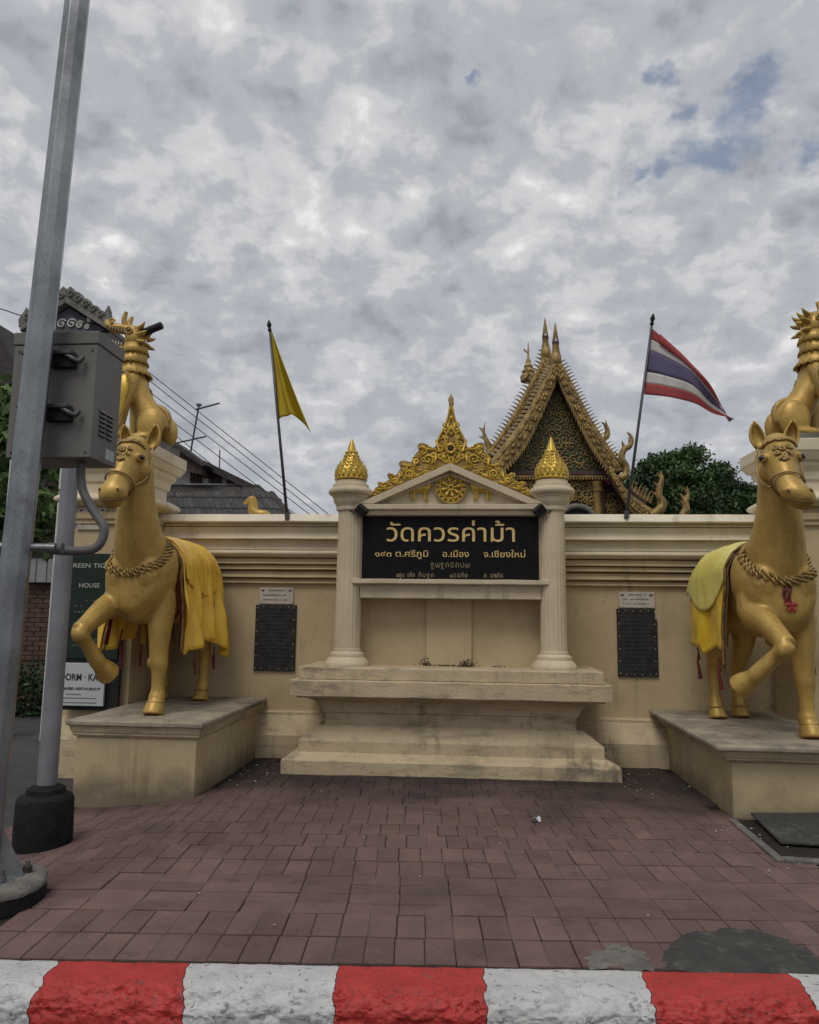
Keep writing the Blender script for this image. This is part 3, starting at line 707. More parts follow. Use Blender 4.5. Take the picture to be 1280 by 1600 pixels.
# ------------------------------------------------------------------ horses
def horse(cx, gy, z0, knee, side_name, label, kind, st=.15, nb=0., yaw=0., hz=0., foot=(.075,.16,-.235), hind=((-.16,.10),(.16,0.))):
    t = thing('horse_statue', label, 'statue', (cx, gy, z0), 'gold horse statues')
    def F(p):
        t_ = min(1, max(0, (p.z-1.45)/.65)); t_ = t_*t_*(3-2*t_); x, y, z = p.x+nb*t_, p.y, p.z+hz*t_
        w = min(1, max(0, (p.z-1.60)/.25))*min(1, max(0, (-.60-p.y)/.16)) if p.z > 1.6 else 0
        z += .055*min(1, max(0, (2.12-p.z)/.42))*min(1, max(0, (-.86-p.y)/.12))*(1 if p.z > 1.55 else 0)
        if w > 0 and yaw:
            a = yaw*w; dx, dy = x-nb*t_, y+.74; x, y = nb*t_+dx*math.cos(a)-dy*math.sin(a), -.74+dx*math.sin(a)+dy*math.cos(a)
        return Vector((cx+x, gy+y, z0+z))
    kx, ky, kz = knee; s0 = st-.15
    b = M()
    b.loft([(0,-.70,1.10,.10,.13),(0,-.675,1.10,.205,.25),(0,-.55,1.10,.262,.345),(0,-.30,1.10,.255,.36),(0,.0,1.09,.265,.355),(0,.3,1.12,.275,.37),(0,.52,1.15,.255,.36),(0,.66,1.16,.19,.28),(0,.73,1.16,.09,.14)], n=24)
    b.loft([(0,-.34,1.12,.23,.28),(0,-.47,1.32,.228,.265),(0,-.58,1.52,.188,.215),(0,-.66,1.74,.152,.178),(0,-.70,1.96,.128,.155),(0,-.735,2.12,.118,.145),(0,-.75,2.21,.09,.10)], n=20)
    # head
    b.loft([(0,-.70,2.235,0.056,.06),(0,-.745,2.20,0.107,.12),(0,-.81,2.12,0.126,.155),(0,-.865,2.04,0.128,.162),(0,-.925,1.95,0.110,.14),(0,-.985,1.86,0.095,.118),(0,-1.04,1.785,0.097,.108),(0,-1.085,1.725,0.110,.104),(0,-1.125,1.68,0.099,.084),(0,-1.155,1.645,0.051,.04)], n=20)
    for s in (-1, 1):
        b.ball((s*.10,-.83,1.985), (.055,.085,.10))                       # cheek
        b.ball((s*.105,-.93,2.065), (.045,.05,.05))                      # brow
        b.ball((s*.064,-1.135,1.735), (.040,.036,.042))                   # nostril wing
    b.loft([(0,-1.02,1.69,.075,.05),(0,-1.07,1.648,.082,.045),(0,-1.105,1.625,.055,.03)], n=12)   # lower lip
    # standing fore leg
    for sx_ in (-1, 1):
        b.ball((sx_*.125, -.615, 1.15), (.115, .10, .17)); b.ball((sx_*.225, -.38, 1.20), (.07, .17, .21)); b.ball((sx_*.155, -.478, .425), (.05, .066, .06)) if sx_ > 0 else None
    fl_ = [(.15,-.38,1.08,.12,.19),(.17,-.42,.92,.118,.155),(.165,-.45,.76,.105,.12),(.155,-.465,.60,.086,.096),(.15,-.475,.47,.076,.082),(.15,-.478,.41,.074,.078),(.15,-.48,.32,.058,.061),(.15,-.48,.20,.056,.059),(.15,-.485,.145,.071,.073),(.15,-.50,.10,.061,.063)]
    b.loft([(x+s0*min(1, (1.0-z)/.6), y, z, q, w_) for x, y, z, q, w_ in fl_ if True], n=14)
    b.loft([(.15+s0,-.505,.105,.068,.070),(.15+s0,-.525,.05,.084,.089),(.15+s0,-.54,.0,.093,.103)], n=14, sub=2)
    # lifted fore leg
    ex, ey, ez = -.19, -.52, .93
    fx, fy, fz = kx+foot[0], ky+foot[1], kz+foot[2]; fd = Vector(foot).normalized()
    b.loft([(-.14,-.38,1.10,.12,.19),(-.18,-.46,1.0,.115,.15),(ex,ey,ez,.11,.125),(ex*.6+kx*.4,ey*.6+ky*.4,ez*.6+kz*.4+.02,.090,.10),(ex*.2+kx*.8,ey*.2+ky*.8,ez*.2+kz*.8+.01,.074,.078),(kx,ky-.01,kz,.070,.072)], n=14)
    b.loft([(kx,ky,kz+.005,.068,.068),(kx+foot[0]*.15,ky-.01,kz-.035,.064,.066),(kx*.6+fx*.4,ky*.6+fy*.4,kz*.6+fz*.4,.053,.056),(fx,fy,fz,.064,.066),(fx+fd.x*.05,fy+fd.y*.05+.01,fz+fd.z*.05,.056,.058)], n=14)
    h0, h1, h2 = (Vector((fx, fy, fz))+fd*q+Vector((0, w_, w_*.2)) for q, w_ in ((.045, .01), (.105, .035), (.165, .055)))
    b.loft([(*h0, .062,.066), (*h1, .082,.088), (*h2, .092,.098)], n=14, sub=2)
    # hind legs
    for x, y in hind:
        b.loft([((.125 if x > 0 else -.125),.45,1.15,.13,.24),(x,.47,.96,.135,.20),(x*1.08,.46,.80,.115,.15),(x*1.08,.50,.64,.085,.105),(x*1.05,.575+y*.4,.50,.062,.082),(x*1.05,.60+y*.6,.43,.060,.072),(x*1.05,.595+y*.8,.32,.052,.056),(x*1.05,.585+y,.20,.050,.053),(x*1.05,.575+y,.145,.062,.064),(x*1.05,.56+y,.10,.055,.057)], n=14)
        b.loft([(x*1.05,.555+y,.105,.060,.062),(x*1.05,.54+y,.05,.074,.08),(x*1.05,.525+y,.0,.084,.094)], n=14, sub=2)
    b.loft([(0,.66,1.36,.06,.06),(0,.76,1.28,.055,.055),(0,.80,1.05,.05,.05),(0,.78,.80,.045,.045),(0,.76,.62,.015,.015)], n=10)   # tail
    # mane ridge
    b.loft([(0,-.62,2.22,.02,.03),(0,-.56,2.08,.03,.045),(0,-.50,1.86,.03,.05),(0,-.40,1.62,.03,.05),(0,-.28,1.45,.02,.03)], n=8)
    body = obj('body', b.xform(F), GOLD, t); fuse(body, .0125, 7)
    for (hx_, hy_, hz_) in ((.15+s0,-.508,.105), (hind[0][0]*1.05,.552+hind[0][1],.105), (hind[1][0]*1.05,.552+hind[1][1],.105)):
        obj('hoof_band', M().tube([(hx_+.070*math.cos(q), hy_+.072*math.sin(q), hz_-.004*math.sin(q)) for q in np.linspace(0, 2*math.pi, 25)], .0065, 6).xform(F), GOLDD, t, smooth=180)
    from mathutils.bvhtree import BVHTree
    bvh = BVHTree.FromPolygons([v.co for v in body.data.vertices], [tuple(p.vertices) for p in body.data.polygons])
    # ears
    for s in (-1, 1):
        e = M(); P = []
        for i in range(9):
            q = i/8; w = .058*math.sin(math.pi*min(1, .18+.82*q))**.8 if q < 1 else .002
            c = Vector((s*(.105+.035*q), -.745+.02*q, 2.19+.215*q)); row = []
            for k in range(9):
                a = -2.1+4.2*k/8; row.append(c+Vector((w*math.sin(a)*.95, w*(.55-.95*math.cos(a)*-.7)*1., 0)))
            P.append(row)
        e.grid(P); q = obj('ear', e.xform(F), GOLD, t, smooth=180); solid(q, .014, 0)
    for s in (-1, 1):
        obj('eye', M().ball((s*.126,-.945,2.06), (.034,.034,.030)).xform(F), EYEB, t, smooth=180)
        e = M(); c = Vector((s*.140,-.955,2.062)); n_ = Vector((s*.8,-.55,.12)).normalized(); a_ = n_.cross(UZ).normalized(); b_ = n_.cross(a_)
        for rr, th in ((.038,.010),):
            e.tube([c+a_*rr*math.cos(q)+b_*rr*.72*math.sin(q)-n_*(rr*.22) for q in np.linspace(0, 2*math.pi, 17)], th, 6)
        obj('eyelid', e.xform(F), GOLD, t, smooth=180)
        obj('nostril', M().ball((s*.074,-1.170,1.735), (.010,.008,.015)).xform(F), BRAID, t, smooth=180)
    mth = [(-.115,-1.045,1.695),(-.104,-1.115,1.668),(-.062,-1.168,1.652),(0,-1.184,1.648),(.062,-1.168,1.652),(.104,-1.115,1.668),(.115,-1.045,1.695)]
    obj('mouth_line', M().tube([(x*.97, y+.004, z) for x, y, z in mth], .005, 6, sub=3).xform(F), BRAID, t, smooth=180)
    # bridle: noseband, cheek straps, brow wreath
    def ring_at(c, axis, ra, rb, n=33, d=0):
        ax = Vector(axis).normalized(); s_ = Vector((1,0,0)); u_ = ax.cross(s_).normalized()
        return [Vector(c)+s_*(ra*math.cos(q))+u_*(rb*math.sin(q)) for q in np.linspace(0, 2*math.pi, n)]
    br = M(); ax = Vector((0,-.59,-.80))
    br.tube(ring_at((0,-1.008,1.83), ax, .112, .126), .0085, 6)
    for s in (-1, 1):
        br.tube([(s*.115,-.985,1.80),(s*.118,-.93,1.84),(s*.142,-.875,1.90),(s*.155,-.82,2.0),(s*.143,-.76,2.12),(s*.12,-.72,2.2)], .0085, 6, sub=4)
        br.tube([(s*.155,-.82,2.0),(s*.13,-.78,1.92),(s*.07,-.79,1.86),(0,-.80,1.845)], .0075, 6, sub=4)
    islands(obj('bridle_strap', br.xform(F), GOLDD, t, smooth=180))
    ORN = lambda p: (lambda h: h[0]+h[1]*.010+ORG[t.name] if h[0] is not None else F(p))(bvh.find_nearest(F(p)-ORG[t.name]))
    fo = M(); r_ = random.Random(3)
    curls = [(.135*math.sin(a), -.90+.06*abs(math.sin(a)), 2.175+.02*math.cos(a), .026) for a in np.linspace(-1.25, 1.25, 9)]
    curls += [(.11*math.sin(a), -.93+.05*abs(math.sin(a)), 2.215, .020) for a in np.linspace(-1.0, 1.0, 6)]
    curls += [(0,-.98,2.12,.026), (-.042,-.965,2.135,.024), (.042,-.965,2.135,.024), (-.036,-.985,2.085,.022), (.036,-.985,2.085,.022), (0,-1.0,2.06,.022), (0,-1.02,2.02,.016), (-.018,-1.015,2.035,.014), (.018,-1.015,2.035,.014)]
    for (x, y, z, r0) in curls:
        sg_ = 1 if x >= 0 else -1; ph = r_.uniform(0, 6.28)
        fo.tube([ORN(Vector((x+sg_*r0*math.cos(q+ph)*(1-q/9.5), y-.02, z+r0*math.sin(q+ph)*(1-q/9.5)))) for q in np.linspace(0, 8, 17)], .0095, 6)
    for v_ in (0,): pass
    islands(obj('forehead_scroll', fo, GOLDD, t, smooth=180))
    # braided necklace resting on the chest
    n = 120; base = []
    for i in range(n+1):
        a = 2*math.pi*i/n; fr = .5-.5*math.cos(a)          # 0 at the withers, 1 in front
        x = .243*math.sin(a)*(1+.05*math.sin(a)**2); y = -.30-.385*fr**1.2; z = 1.52-.36*fr**1.35
        base.append(Vector((x, y, z)))
    for i, q in enumerate(base):
        o_ = Vector((q.x*1.6, q.y+.35, .12)).normalized(); st_ = F(q+o_*.6)-ORG[t.name]; hit = bvh.ray_cast(st_, -o_)[0]
        if hit is not None and (hit-(F(q)-ORG[t.name])).length < .25: base[i] = hit+ORG[t.name]-Vector((cx, gy, z0))
    for _ in range(3): base = [(base[i-1 if i else n-1]+base[i]*2+base[(i+1) if i < n else 1])/4 for i in range(n+1)]
    nk = M(); up_ = []; ou_ = []; N3 = 3*n
    def frame(i):
        t_ = i/3; k0 = int(t_) % n; q = base[k0].lerp(base[k0+1], t_-int(t_)); d = (base[(k0+2) % n]-base[k0-1 if k0 else n-1]).normalized()
        o_ = Vector((q.x*1.6, q.y+.35, .12)).normalized(); return q, d.cross(o_).normalized(), o_
    for lane in (1, 2, 3):
        off = (lane-2)*.021; pts = []
        for i in range(N3+1):
            q, u_, o_ = frame(i); w = i*.62+lane*2.1
            pts.append(q+u_*(off+.013*math.sin(w))+o_*(.016-.006*abs(lane-2)+.010*math.cos(w)))
        nk.tube(pts, .0105, 5)
    obj('necklace', nk.xform(F), GOLDD, t, smooth=180)
    return t, F
hL, FL = horse(-2.855, 6.80, ZL, (-.215,-1.03,.69), 'L', 'gold horse with raised foreleg wearing a long golden satin drape, beside the lamp post', 'L', st=.21, nb=.028, hz=.03, hind=((-.21,.10),(.21,0.)))
hR, FR = horse(2.365, 6.62, ZR, (-.14,-.97,.70), 'R', 'gold horse with raised foreleg and red chest ribbon, wearing a pale yellow saddle cover', 'R', st=.18, nb=-.045, yaw=R(-12), hz=.0, foot=(-.17,.12,-.215), hind=((-.165,.0),(.055,.10)))
inst('hoof_block', mesh_of(M().box(-.01,.01,-.01,.01,0,.02), 'x'), hL, FL(Vector((.15,-.5,.0)))) if False else None

def drape(F, y0, y1, hem, off, rx, ztop, amp, nf, flare, seed, ny=70, nt=64, half=None):
    """cloth lying over the back: cross-section follows the barrel, then falls straight with folds"""
    P = []
    for i in range(ny+1):
        a = i/ny; y = y0+(y1-y0)*a; row = []
        Rx = rx(y)+off; zt = ztop(y)+off
        zc = zt-Rx*.95
        Ls = math.pi/2*Rx
        for j in range(nt+1):
            s = -1+2*j/nt; sg = 1 if s >= 0 else -1; hz = hem(y, sg)
            Lt = Ls+max(.02, zc-hz); l = abs(s)*Lt
            if l < Ls:
                th = l/Rx; x = Rx*math.sin(th); z = zc+Rx*.95*math.cos(th); d = 0; wr = l/Ls*.25
            else:
                d = (l-Ls); x = Rx+flare*d; z = zc-d; wr = .25+d*2.2
            f = amp*min(1.2, wr)*(math.sin(nf*a*6.28+1.1*sg+seed+.9*math.sin(z*4))+.5*math.sin(nf*2.3*a*6.28+seed*2+z*3))
            f += .006*mnoise.noise(Vector((y*9, l*6, seed)))+min(1, wr)*amp*.9*mnoise.noise(Vector((y*7, z*2.2, seed+9)))+.25*amp*mnoise.noise(Vector((y*22, l*5, seed)))
            yy = y+amp*.5*min(1, wr)*math.cos(nf*a*6.28+seed)
            row.append(Vector((sg*(x+f), yy, z+(.008*mnoise.noise(Vector((y*8, s*5, seed+4)))))))
        P.append(row)
    return M().grid(P).xform(F)
RXB = lambda y: .275+.022*min(1, max(0, (y-.15)/.25))
ZTB = lambda y: 1.465+.035*math.sin((y+.5)*2.2) - .55*max(0, y-.56)**1.2
# left horse
dr = thing('satin_drape', 'long golden satin drape with braided front edge over the horse beside the lamp post', 'drape', FL(Vector((0,.1,1.48))))
hemL = lambda y, s: .50+.10*math.sin(y*5+.6)+.16*max(0, .1-y)**1.0
q = obj('skirt', drape(FL, -.32, .74, hemL, .030, RXB, ZTB, .040, 3.6, .12, 1.3), SATIN, dr, smooth=180); solid(q, .006)
q = obj('cape', drape(FL, -.26, .60, lambda y, s: 1.00+.5*abs(y-.2)**1.6, .048, RXB, ZTB, .020, 7.5, .05, .4), SATIN, dr, smooth=180); solid(q, .008)
def edge_line(F, y, hem, off, sgn=(-1,1)):
    out = []
    for j in range(41):
        s = -1+2*j/40; sg = 1 if s >= 0 else -1; Rx = RXB(y)+off; zc = ZTB(y)+off-Rx*.95; Ls = math.pi/2*Rx; l = abs(s)*(Ls+zc-hem)
        if l < Ls: out.append(Vector((sg*Rx*math.sin(l/Rx), y, zc+Rx*.95*math.cos(l/Rx))))
        else: out.append(Vector((sg*(Rx+.06*(l-Ls)), y+.02*math.sin(l*9), zc-(l-Ls))))
    return out
def braid(F, pts, r, parent, mat=BRAID, name='braid_trim'):
    m = M()
    for ph in (0., math.pi):
        m.tube([F(p+Vector((0, r*math.cos(i*1.3+ph), r*math.sin(i*1.3+ph)*.6))) for i, p in enumerate(pts)], r, 6, sub=2)
    return obj(name, m, mat, parent, smooth=180)
braid(FL, edge_line(FL, -.335, .50, .034), .011, dr)
obj('lining', M().grid([[FL(p+Vector((0, dy, 0))) for p in edge_line(FL, -.35, .56, .018)] for dy in (-.02, .02, .05)]), RED, dr, smooth=180)
b_ = M()
for (x, y, z) in ((.305,.10,.5),(.30,.62,.52),(-.30,-.12,.56),(-.31,.3,.55)):
    p = FL(Vector((x, y, z))); b_ = M().tube([p, p+Vector((.01,0,-.07)), p+Vector((0,0,-.10)), p+Vector((.01,0,-.22))], [.006,.006,.016,.012], 8)
    obj('tassel', b_, RED, dr, smooth=60)
b_ = M()
for k in range(3): b_.ball(FL(Vector((.25-.05*k, .735, 1.25-.10*k))), (.035,.03,.045), 8, 6)
islands(obj('rump_bead', b_, GOLDD, hL, smooth=180))
p = FL(Vector((.06,.12,.74))); obj('hanging_strap', M().tube([p, p+Vector((.01,0,-.18)), p+Vector((.02,0,-.34))], [.022,.026,.014], 8), BRAID, dr, smooth=180)
p = FL(Vector((-.16,-.42,.70))); obj('hanging_ribbon', M().tube([p, p+Vector((-.01,-.02,-.12)), p+Vector((.02,-.01,-.26))], [.008,.010,.008], 6), RED, dr, smooth=180)
sl_ = M().tube([FL(Vector((.27*math.sin(a)*1.02, -.02+.06*math.sin(2*a), 1.10+.36*math.cos(a)))) for a in np.linspace(1.9, 4.4, 24)], .016, 8)
obj('girth_strap', sl_, RED, dr, smooth=180)
# right horse
d2 = thing('saddle_cover', 'pale yellow rounded saddle cover over a darker yellow skirt with tassels, on the ribboned horse', 'drape', FR(Vector((0,.1,1.48))))
hemR = lambda y, s: .60+.05*math.cos(y*6.5)-.05*y+.10*min(1, max(0, (y-.30)/.06))
q = obj('skirt', drape(FR, -.20, .74, hemR, .026, RXB, ZTB, .011, 1.6, .05, 2.1), DEEPY, d2, smooth=180); solid(q, .006)
q = obj('cape', drape(FR, -.22, .76, lambda y, s: 1.20-.25*math.sin(math.pi*min(1, max(0, (y+.22)/.98)))**.8, .046, RXB, ZTB, .004, 1.5, .03, .9), PALEY, d2, smooth=180); solid(q, .010)
braid(FR, edge_line(FR, -.225, .50, .032), .010, d2)
obj('lining', M().grid([[FR(p+Vector((0, dy, 0))) for p in edge_line(FR, -.24, .45, .02)] for dy in (-.04, .0, .06)]), BRAID, d2, smooth=180)
for (x, y, z, L_) in ((-.31,.60,.62,.28),(-.32,-.02,.56,.26),(.29,-.2,.56,.2)):
    p = FR(Vector((x, y, z)))
    obj('tassel', M().tube([p, p+Vector((.01,0,-.04)), p+Vector((.01,0,-.10)), p+Vector((.0,0,-.12)), p+Vector((.02,0,-L_))], [.006,.006,.018,.010,.02], 8), RED, d2, smooth=60)
rb = thing('red_ribbon', 'red ribbon bow hanging from the necklace of the horse with the pale yellow cover', 'ribbon', FR(Vector((.0,-.70,1.20))))
rbp = Vector((-.01, -.70, 1.15))
for (dx, L_) in ((-.016,.16),(.018,.20)):
    m = M(); m.grid([[FR(Vector((rbp.x+dx+w*.013+.008*math.sin(k*.9), -.705-.012*math.sin(k/9*3.1)+.008*math.sin(k*1.3+w), 1.165-L_*k/9))) for w in (-1,0,1)] for k in range(10)])
    obj('ribbon_tail', m, RED, rb, smooth=180)
bowm = material('bright_red_ribbon', (.40,.035,.035), (.28,.025,.025), .5, scale=20)
for s_ in (-1, 1):
    obj('bow_loop', M().loft([(*FR(Vector((.012,-.722,.985))), .008,.006),(*FR(Vector((.012+s_*.022,-.726,.997))), .016,.008),(*FR(Vector((.012+s_*.042,-.722,.99))), .011,.005)], side=(0,0,1), n=8), bowm, rb, smooth=180)
    obj('bow_end', M().loft([(*FR(Vector((.012,-.722,.985))), .007,.004),(*FR(Vector((.012+s_*.018,-.724,.955))), .011,.004),(*FR(Vector((.012+s_*.026,-.722,.935))), .009,.003)], side=(1,0,0), n=6), bowm, rb, smooth=180)

# ------------------------------------------------------------------ sign monument
SX = -.21
sign = thing('temple_sign', 'columned temple name monument with gold crest, dharma wheel and black inscribed board', 'monument', (SX, 7.1, 0))
YB = 7.74
def rg(hw, yf, z): return (SX-hw, SX+hw, yf, YB, z)
worn(obj('lower_step', M().frustum([rg(1.495,6.87,-.12), rg(1.495,6.87,.112), rg(1.49,6.875,.118), rg(1.38,6.978,.172)]), CREAMD, sign, bevel=.006))
worn(obj('upper_step', M().frustum([rg(1.372,6.985,.168), rg(1.372,6.985,.272), rg(1.362,6.995,.28), rg(1.20,7.08,.402)]), CREAMD, sign, bevel=.006))
worn(obj('plinth_body', M().frustum([rg(1.145,7.09,.38), rg(1.145,7.09,.505), rg(1.16,7.075,.515)]), CREAMD, sign, bevel=.006))
cy_ = [rg(1.165,7.07,.517)]+[rg(1.165+.20*(1-math.cos(a)), 7.07-.185*(1-math.cos(a))/1., .52+.14*math.sin(a)) for a in np.linspace(0, math.pi/2, 8)]
obj('cyma_moulding', M().frustum(cy_+[rg(1.375,6.875,.675)]), CREAMD, sign, smooth=40)
worn(obj('table_slab', M().frustum([rg(1.425,6.83,.678), rg(1.425,6.83,.815), rg(1.418,6.837,.822)]), CREAMD, sign, bevel=.006))
worn(obj('upper_slab', M().frustum([rg(1.36,6.885,.824), rg(1.36,6.885,.925), rg(1.35,6.895,.935)]), CREAMD, sign, bevel=.006))
obj('back_panel', M().box(SX-1.0, SX+1.0, 7.30, YB, .93, 2.36), CREAM, sign)
obj('pilaster', M().box(SX-.225, SX+.205, 7.262, 7.32, .934, 1.60), CREAM, sign, bevel=.006)
m = M(); r = random.Random(31)
for (x0_, w_, h_, n_) in ((SX-.235, .05, .07, 60), (SX+.16, .09, .06, 90), (SX, .22, .012, 70), (SX+.45, .05, .012, 16)):
    for _ in range(n_):
        x = x0_+r.gauss(0, w_*.5); z = .937+abs(r.gauss(0, h_*.45)); y = 7.255-abs(r.gauss(0, .012)); q = r.uniform(.006, .013); d = Vector((r.gauss(0,1), r.gauss(0,1), r.gauss(0,1))).normalized(); e = d.orthogonal().normalized()
        p = Vector((x, y, z)); m.add([p-d*q, p+e*q*.6, p+d*q, p-e*q*.6], [(0,1,2,3)])
tag(obj('moss', m, material('dark_moss', (.02, .024, .012), (.012, .012, .008), .9, scale=40), sign), kind='stuff')
CX = (-1.165, .745); CYY = 7.10
def column(cx):
    c = (cx, CYY, 0)
    o = obj('column', M().lathe([(.122,1.07),(.121,1.2),(.117,1.8),(.112,2.40)], c, 96, 20, .008, (1.1,2.38)), COLM, sign, smooth=50, org=(cx,CYY,.93))
    obj('column_base', M().lathe([(.205,.93),(.208,.955),(.20,.975),(.18,1.0),(.165,1.015),(.16,1.02),(.162,1.035),(.155,1.055),(.135,1.065),(.128,1.072),(.13,1.085),(.124,1.10)], c, 40), COLM, o, smooth=40)
    obj('capital', M().lathe([(.115,2.385),(.13,2.39),(.135,2.41),(.132,2.425),(.145,2.45),(.16,2.475),(.165,2.51),(.172,2.515),(.175,2.53),(.198,2.54),(.212,2.56),(.212,2.58),(.198,2.60),(.175,2.608),(.172,2.64),(.15,2.65),(.149,2.675),(.10,2.68)], c, 48), COLM, o, smooth=35)
    fi = obj('finial', M().lathe([(.10,2.678),(.135,2.685),(.148,2.71),(.152,2.745),(.145,2.785),(.125,2.82),(.10,2.85),(.078,2.88),(.060,2.93),(.045,2.98),(.028,3.04),(.012,3.085),(.002,3.105)], c, 32), GOLDB, o, smooth=50)
    m = M()
    for row, (zb, rr, hh, nn) in enumerate(((2.69,.150,.055,18),(2.725,.153,.055,18),(2.76,.149,.055,17),(2.80,.133,.05,16),(2.84,.107,.045,14),(2.875,.08,.04,12),(2.91,.067,.035,11),(2.945,.055,.035,10))):
        for k in range(nn):
            a = 2*math.pi*(k+.5*(row % 2))/nn; d = Vector((math.cos(a), math.sin(a), 0)); sd = Vector((-d.y, d.x, 0)); w = math.pi*rr/nn*.95
            b0 = Vector((cx, CYY, zb))+d*rr; tip = Vector((cx, CYY, zb+hh))+d*(rr*.93+.006)
            m.add([b0-sd*w, b0+d*.009, b0+sd*w, (b0+tip)/2-sd*w*.8+d*.004, (b0+tip)/2+d*.010, (b0+tip)/2+sd*w*.8+d*.004, tip], [(0,1,4,3),(1,2,5,4),(3,4,6),(4,5,6)])
    tag(obj('petals', m, GOLDB, o), kind='stuff')
    return o
for c in CX: column(c)
# lintel under the board, board, frame
worn(obj('lintel', M().frustum([(-1.055,.635,7.05,7.31,1.565), (-1.055,.635,7.05,7.31,1.672), (-1.065,.645,7.03,7.31,1.68), (-1.065,.645,7.03,7.31,1.69)]), COLM, sign, bevel=.004))
worn(obj('sill', M().frustum([(-1.11,.69,7.0,7.31,1.692), (-1.12,.70,6.985,7.31,1.70), (-1.12,.70,6.985,7.31,1.74)]), COLM, sign, bevel=.004))
bt, bb = at(704, 803, 7.075).z, at(704, 907, 7.075).z
bx0, bx1 = at(566, 850, 7.075).x, at(842, 850, 7.075).x
board = obj('board', M().box(bx0, bx1, 7.075, 7.31, bb, bt), BLACKB, sign, bevel=.003)
obj('board_frame', M().box(bx0-.02, bx1+.02, 7.09, 7.315, 1.742, 2.40), COLM, sign)
sx = lambda c: at(550+c/4.129, 855, 7.07).x
sz = lambda c: at(704, 790+c/4.129, 7.07).z
lettering("วัดควรค่าม้า", board, sx(222), sx(1052), sz(231), 7.073, LETTER, h=.235, bold=.004, ext=.007)
lettering("๑๔๓ ต.ศรีภูมิ", board, sx(150), sx(492), sz(331), 7.073, LETTER, h=.082, bold=.003)
lettering("อ.เมือง", board, sx(586), sx(754), sz(331), 7.073, LETTER, h=.082, bold=.003)
lettering("จ.เชียงใหม่", board, sx(850), sx(1118), sz(331), 7.073, LETTER, h=.082, bold=.003)
# the Lanna-script lines: brushed strokes
GL = {  # unit glyphs as polylines (x,z)
 'o': [[(.1,.5),(.3,.85),(.6,.85),(.8,.5),(.6,.1),(.3,.1),(.1,.5),(.3,.7)]],
 'n': [[(.05,.15),(.2,.0),(.25,.3),(.1,.6),(.4,.9),(.7,.75),(.75,.0)]],
 'w': [[(.1,.8),(.0,.4),(.25,.0),(.45,.3),(.45,.7),(.5,.2),(.75,.0),(.95,.4),(.8,.9)]],
 'c': [[(.8,.8),(.4,.95),(.1,.6),(.2,.1),(.6,.05),(.8,.35),(.5,.5)]],
 'u': [[(.1,.9),(.1,.3),(.4,.0),(.75,.3),(.75,.95)]],
 't': [[(.1,.9),(.5,.95),(.55,.5),(.5,.0),(.2,.1)]],
 'g': [[(.1,.6),(.4,.95),(.7,.6),(.4,.35),(.1,.6)],[(.5,.3),(.2,-.1),(.5,-.45),(.75,-.2),(.5,0)]],
 'h': [[(.2,1.2),(.45,1.35),(.65,1.15)],[(.1,.0),(.15,.8),(.5,.95),(.7,.6),(.65,0)]],
 'm': [[(.0,.6),(.2,.9),(.35,.5),(.3,0),(.5,.2),(.6,.9),(.8,.7),(.85,0)]], '.': [[(.3,.0),(.4,.05)]], ' ': []}
def brush(word, x0, x1, zb, h, name='lettering'):
    m = M(); w = (x1-x0)/len(word)
    for i, ch in enumerate(word):
        for st in GL[ch]: m.tube([Vector((x0+(i+.06+x*.88)*w, 7.0735, zb+z*h)) for x, z in st], .0042 if h > .05 else .0028, 5, sub=4)
    for k, v in enumerate(m.v): m.v[k] = (v[0], 7.0735+(v[1]-7.0735)*.5, v[2])
    return obj(name, m, LETTERD, board)
brush('gwgncnuw', sx(505), sx(762), sz(398), .045)
brush('wgu.cho', sx(290), sx(410), sz(462), .034); brush('hugn', sx(430), sx(535), sz(462), .034)
brush('wtcho', sx(632), sx(750), sz(462), .034); brush('n.cmhc', sx(850), sx(978), sz(462), .034)
# pediment
pz0, pz1 = at(704, 798, 7.02).z, at(704, 790, 7.02).z
obj('cornice', M().frustum([(-1.06,.64,7.04,7.32,pz0-.045), (-1.07,.65,7.02,7.32,pz0-.035), (-1.07,.65,7.02,7.32,pz0), (-1.10,.68,6.985,7.32,pz0+.012), (-1.10,.68,6.985,7.32,pz1+.01)]), COLM, sign, bevel=.003)
pl_, pr_, pa_ = Vector((-1.085,0,pz1+.012)), Vector((.665,0,pz1+.012)), Vector((SX,0,at(704,724,7.0).z))
obj('tympanum', M().prism([(pl_.x+.08,7.09,pl_.z), (pr_.x-.08,7.09,pr_.z), (pa_.x,7.09,pa_.z-.05)], (0,.22,0)), COLM, sign)
def rake(a, b, w, y0, y1):
    d = (b-a).normalized(); n_ = Vector((-d.z,0,d.x)); n_ = n_ if n_.z > 0 else -n_
    # butt the two boards at a vertical mitre
    q = [a, b, b-Vector((0,0,w/abs(d.x))), a-n_*0+Vector((w/abs(d.z)*(1 if b.x > a.x else -1),0,0))]
    return [(p.x, y0, p.z) for p in q], (0, y1-y0, 0)
for side in (pl_, pr_):
    obj('raking_moulding', M().prism(*rake(side, pa_, .062, 6.985, 7.31)), COLM, sign, bevel=.004)
    a = side.lerp(pa_, .09); a.z -= .045; b2 = pa_.copy(); b2.z -= .078; b2.x += (.004 if side is pr_ else -.004)
    obj('raking_fillet', M().prism(*rake(a, b2, .026, 7.045, 7.20)), COLM, sign, bevel=.003)
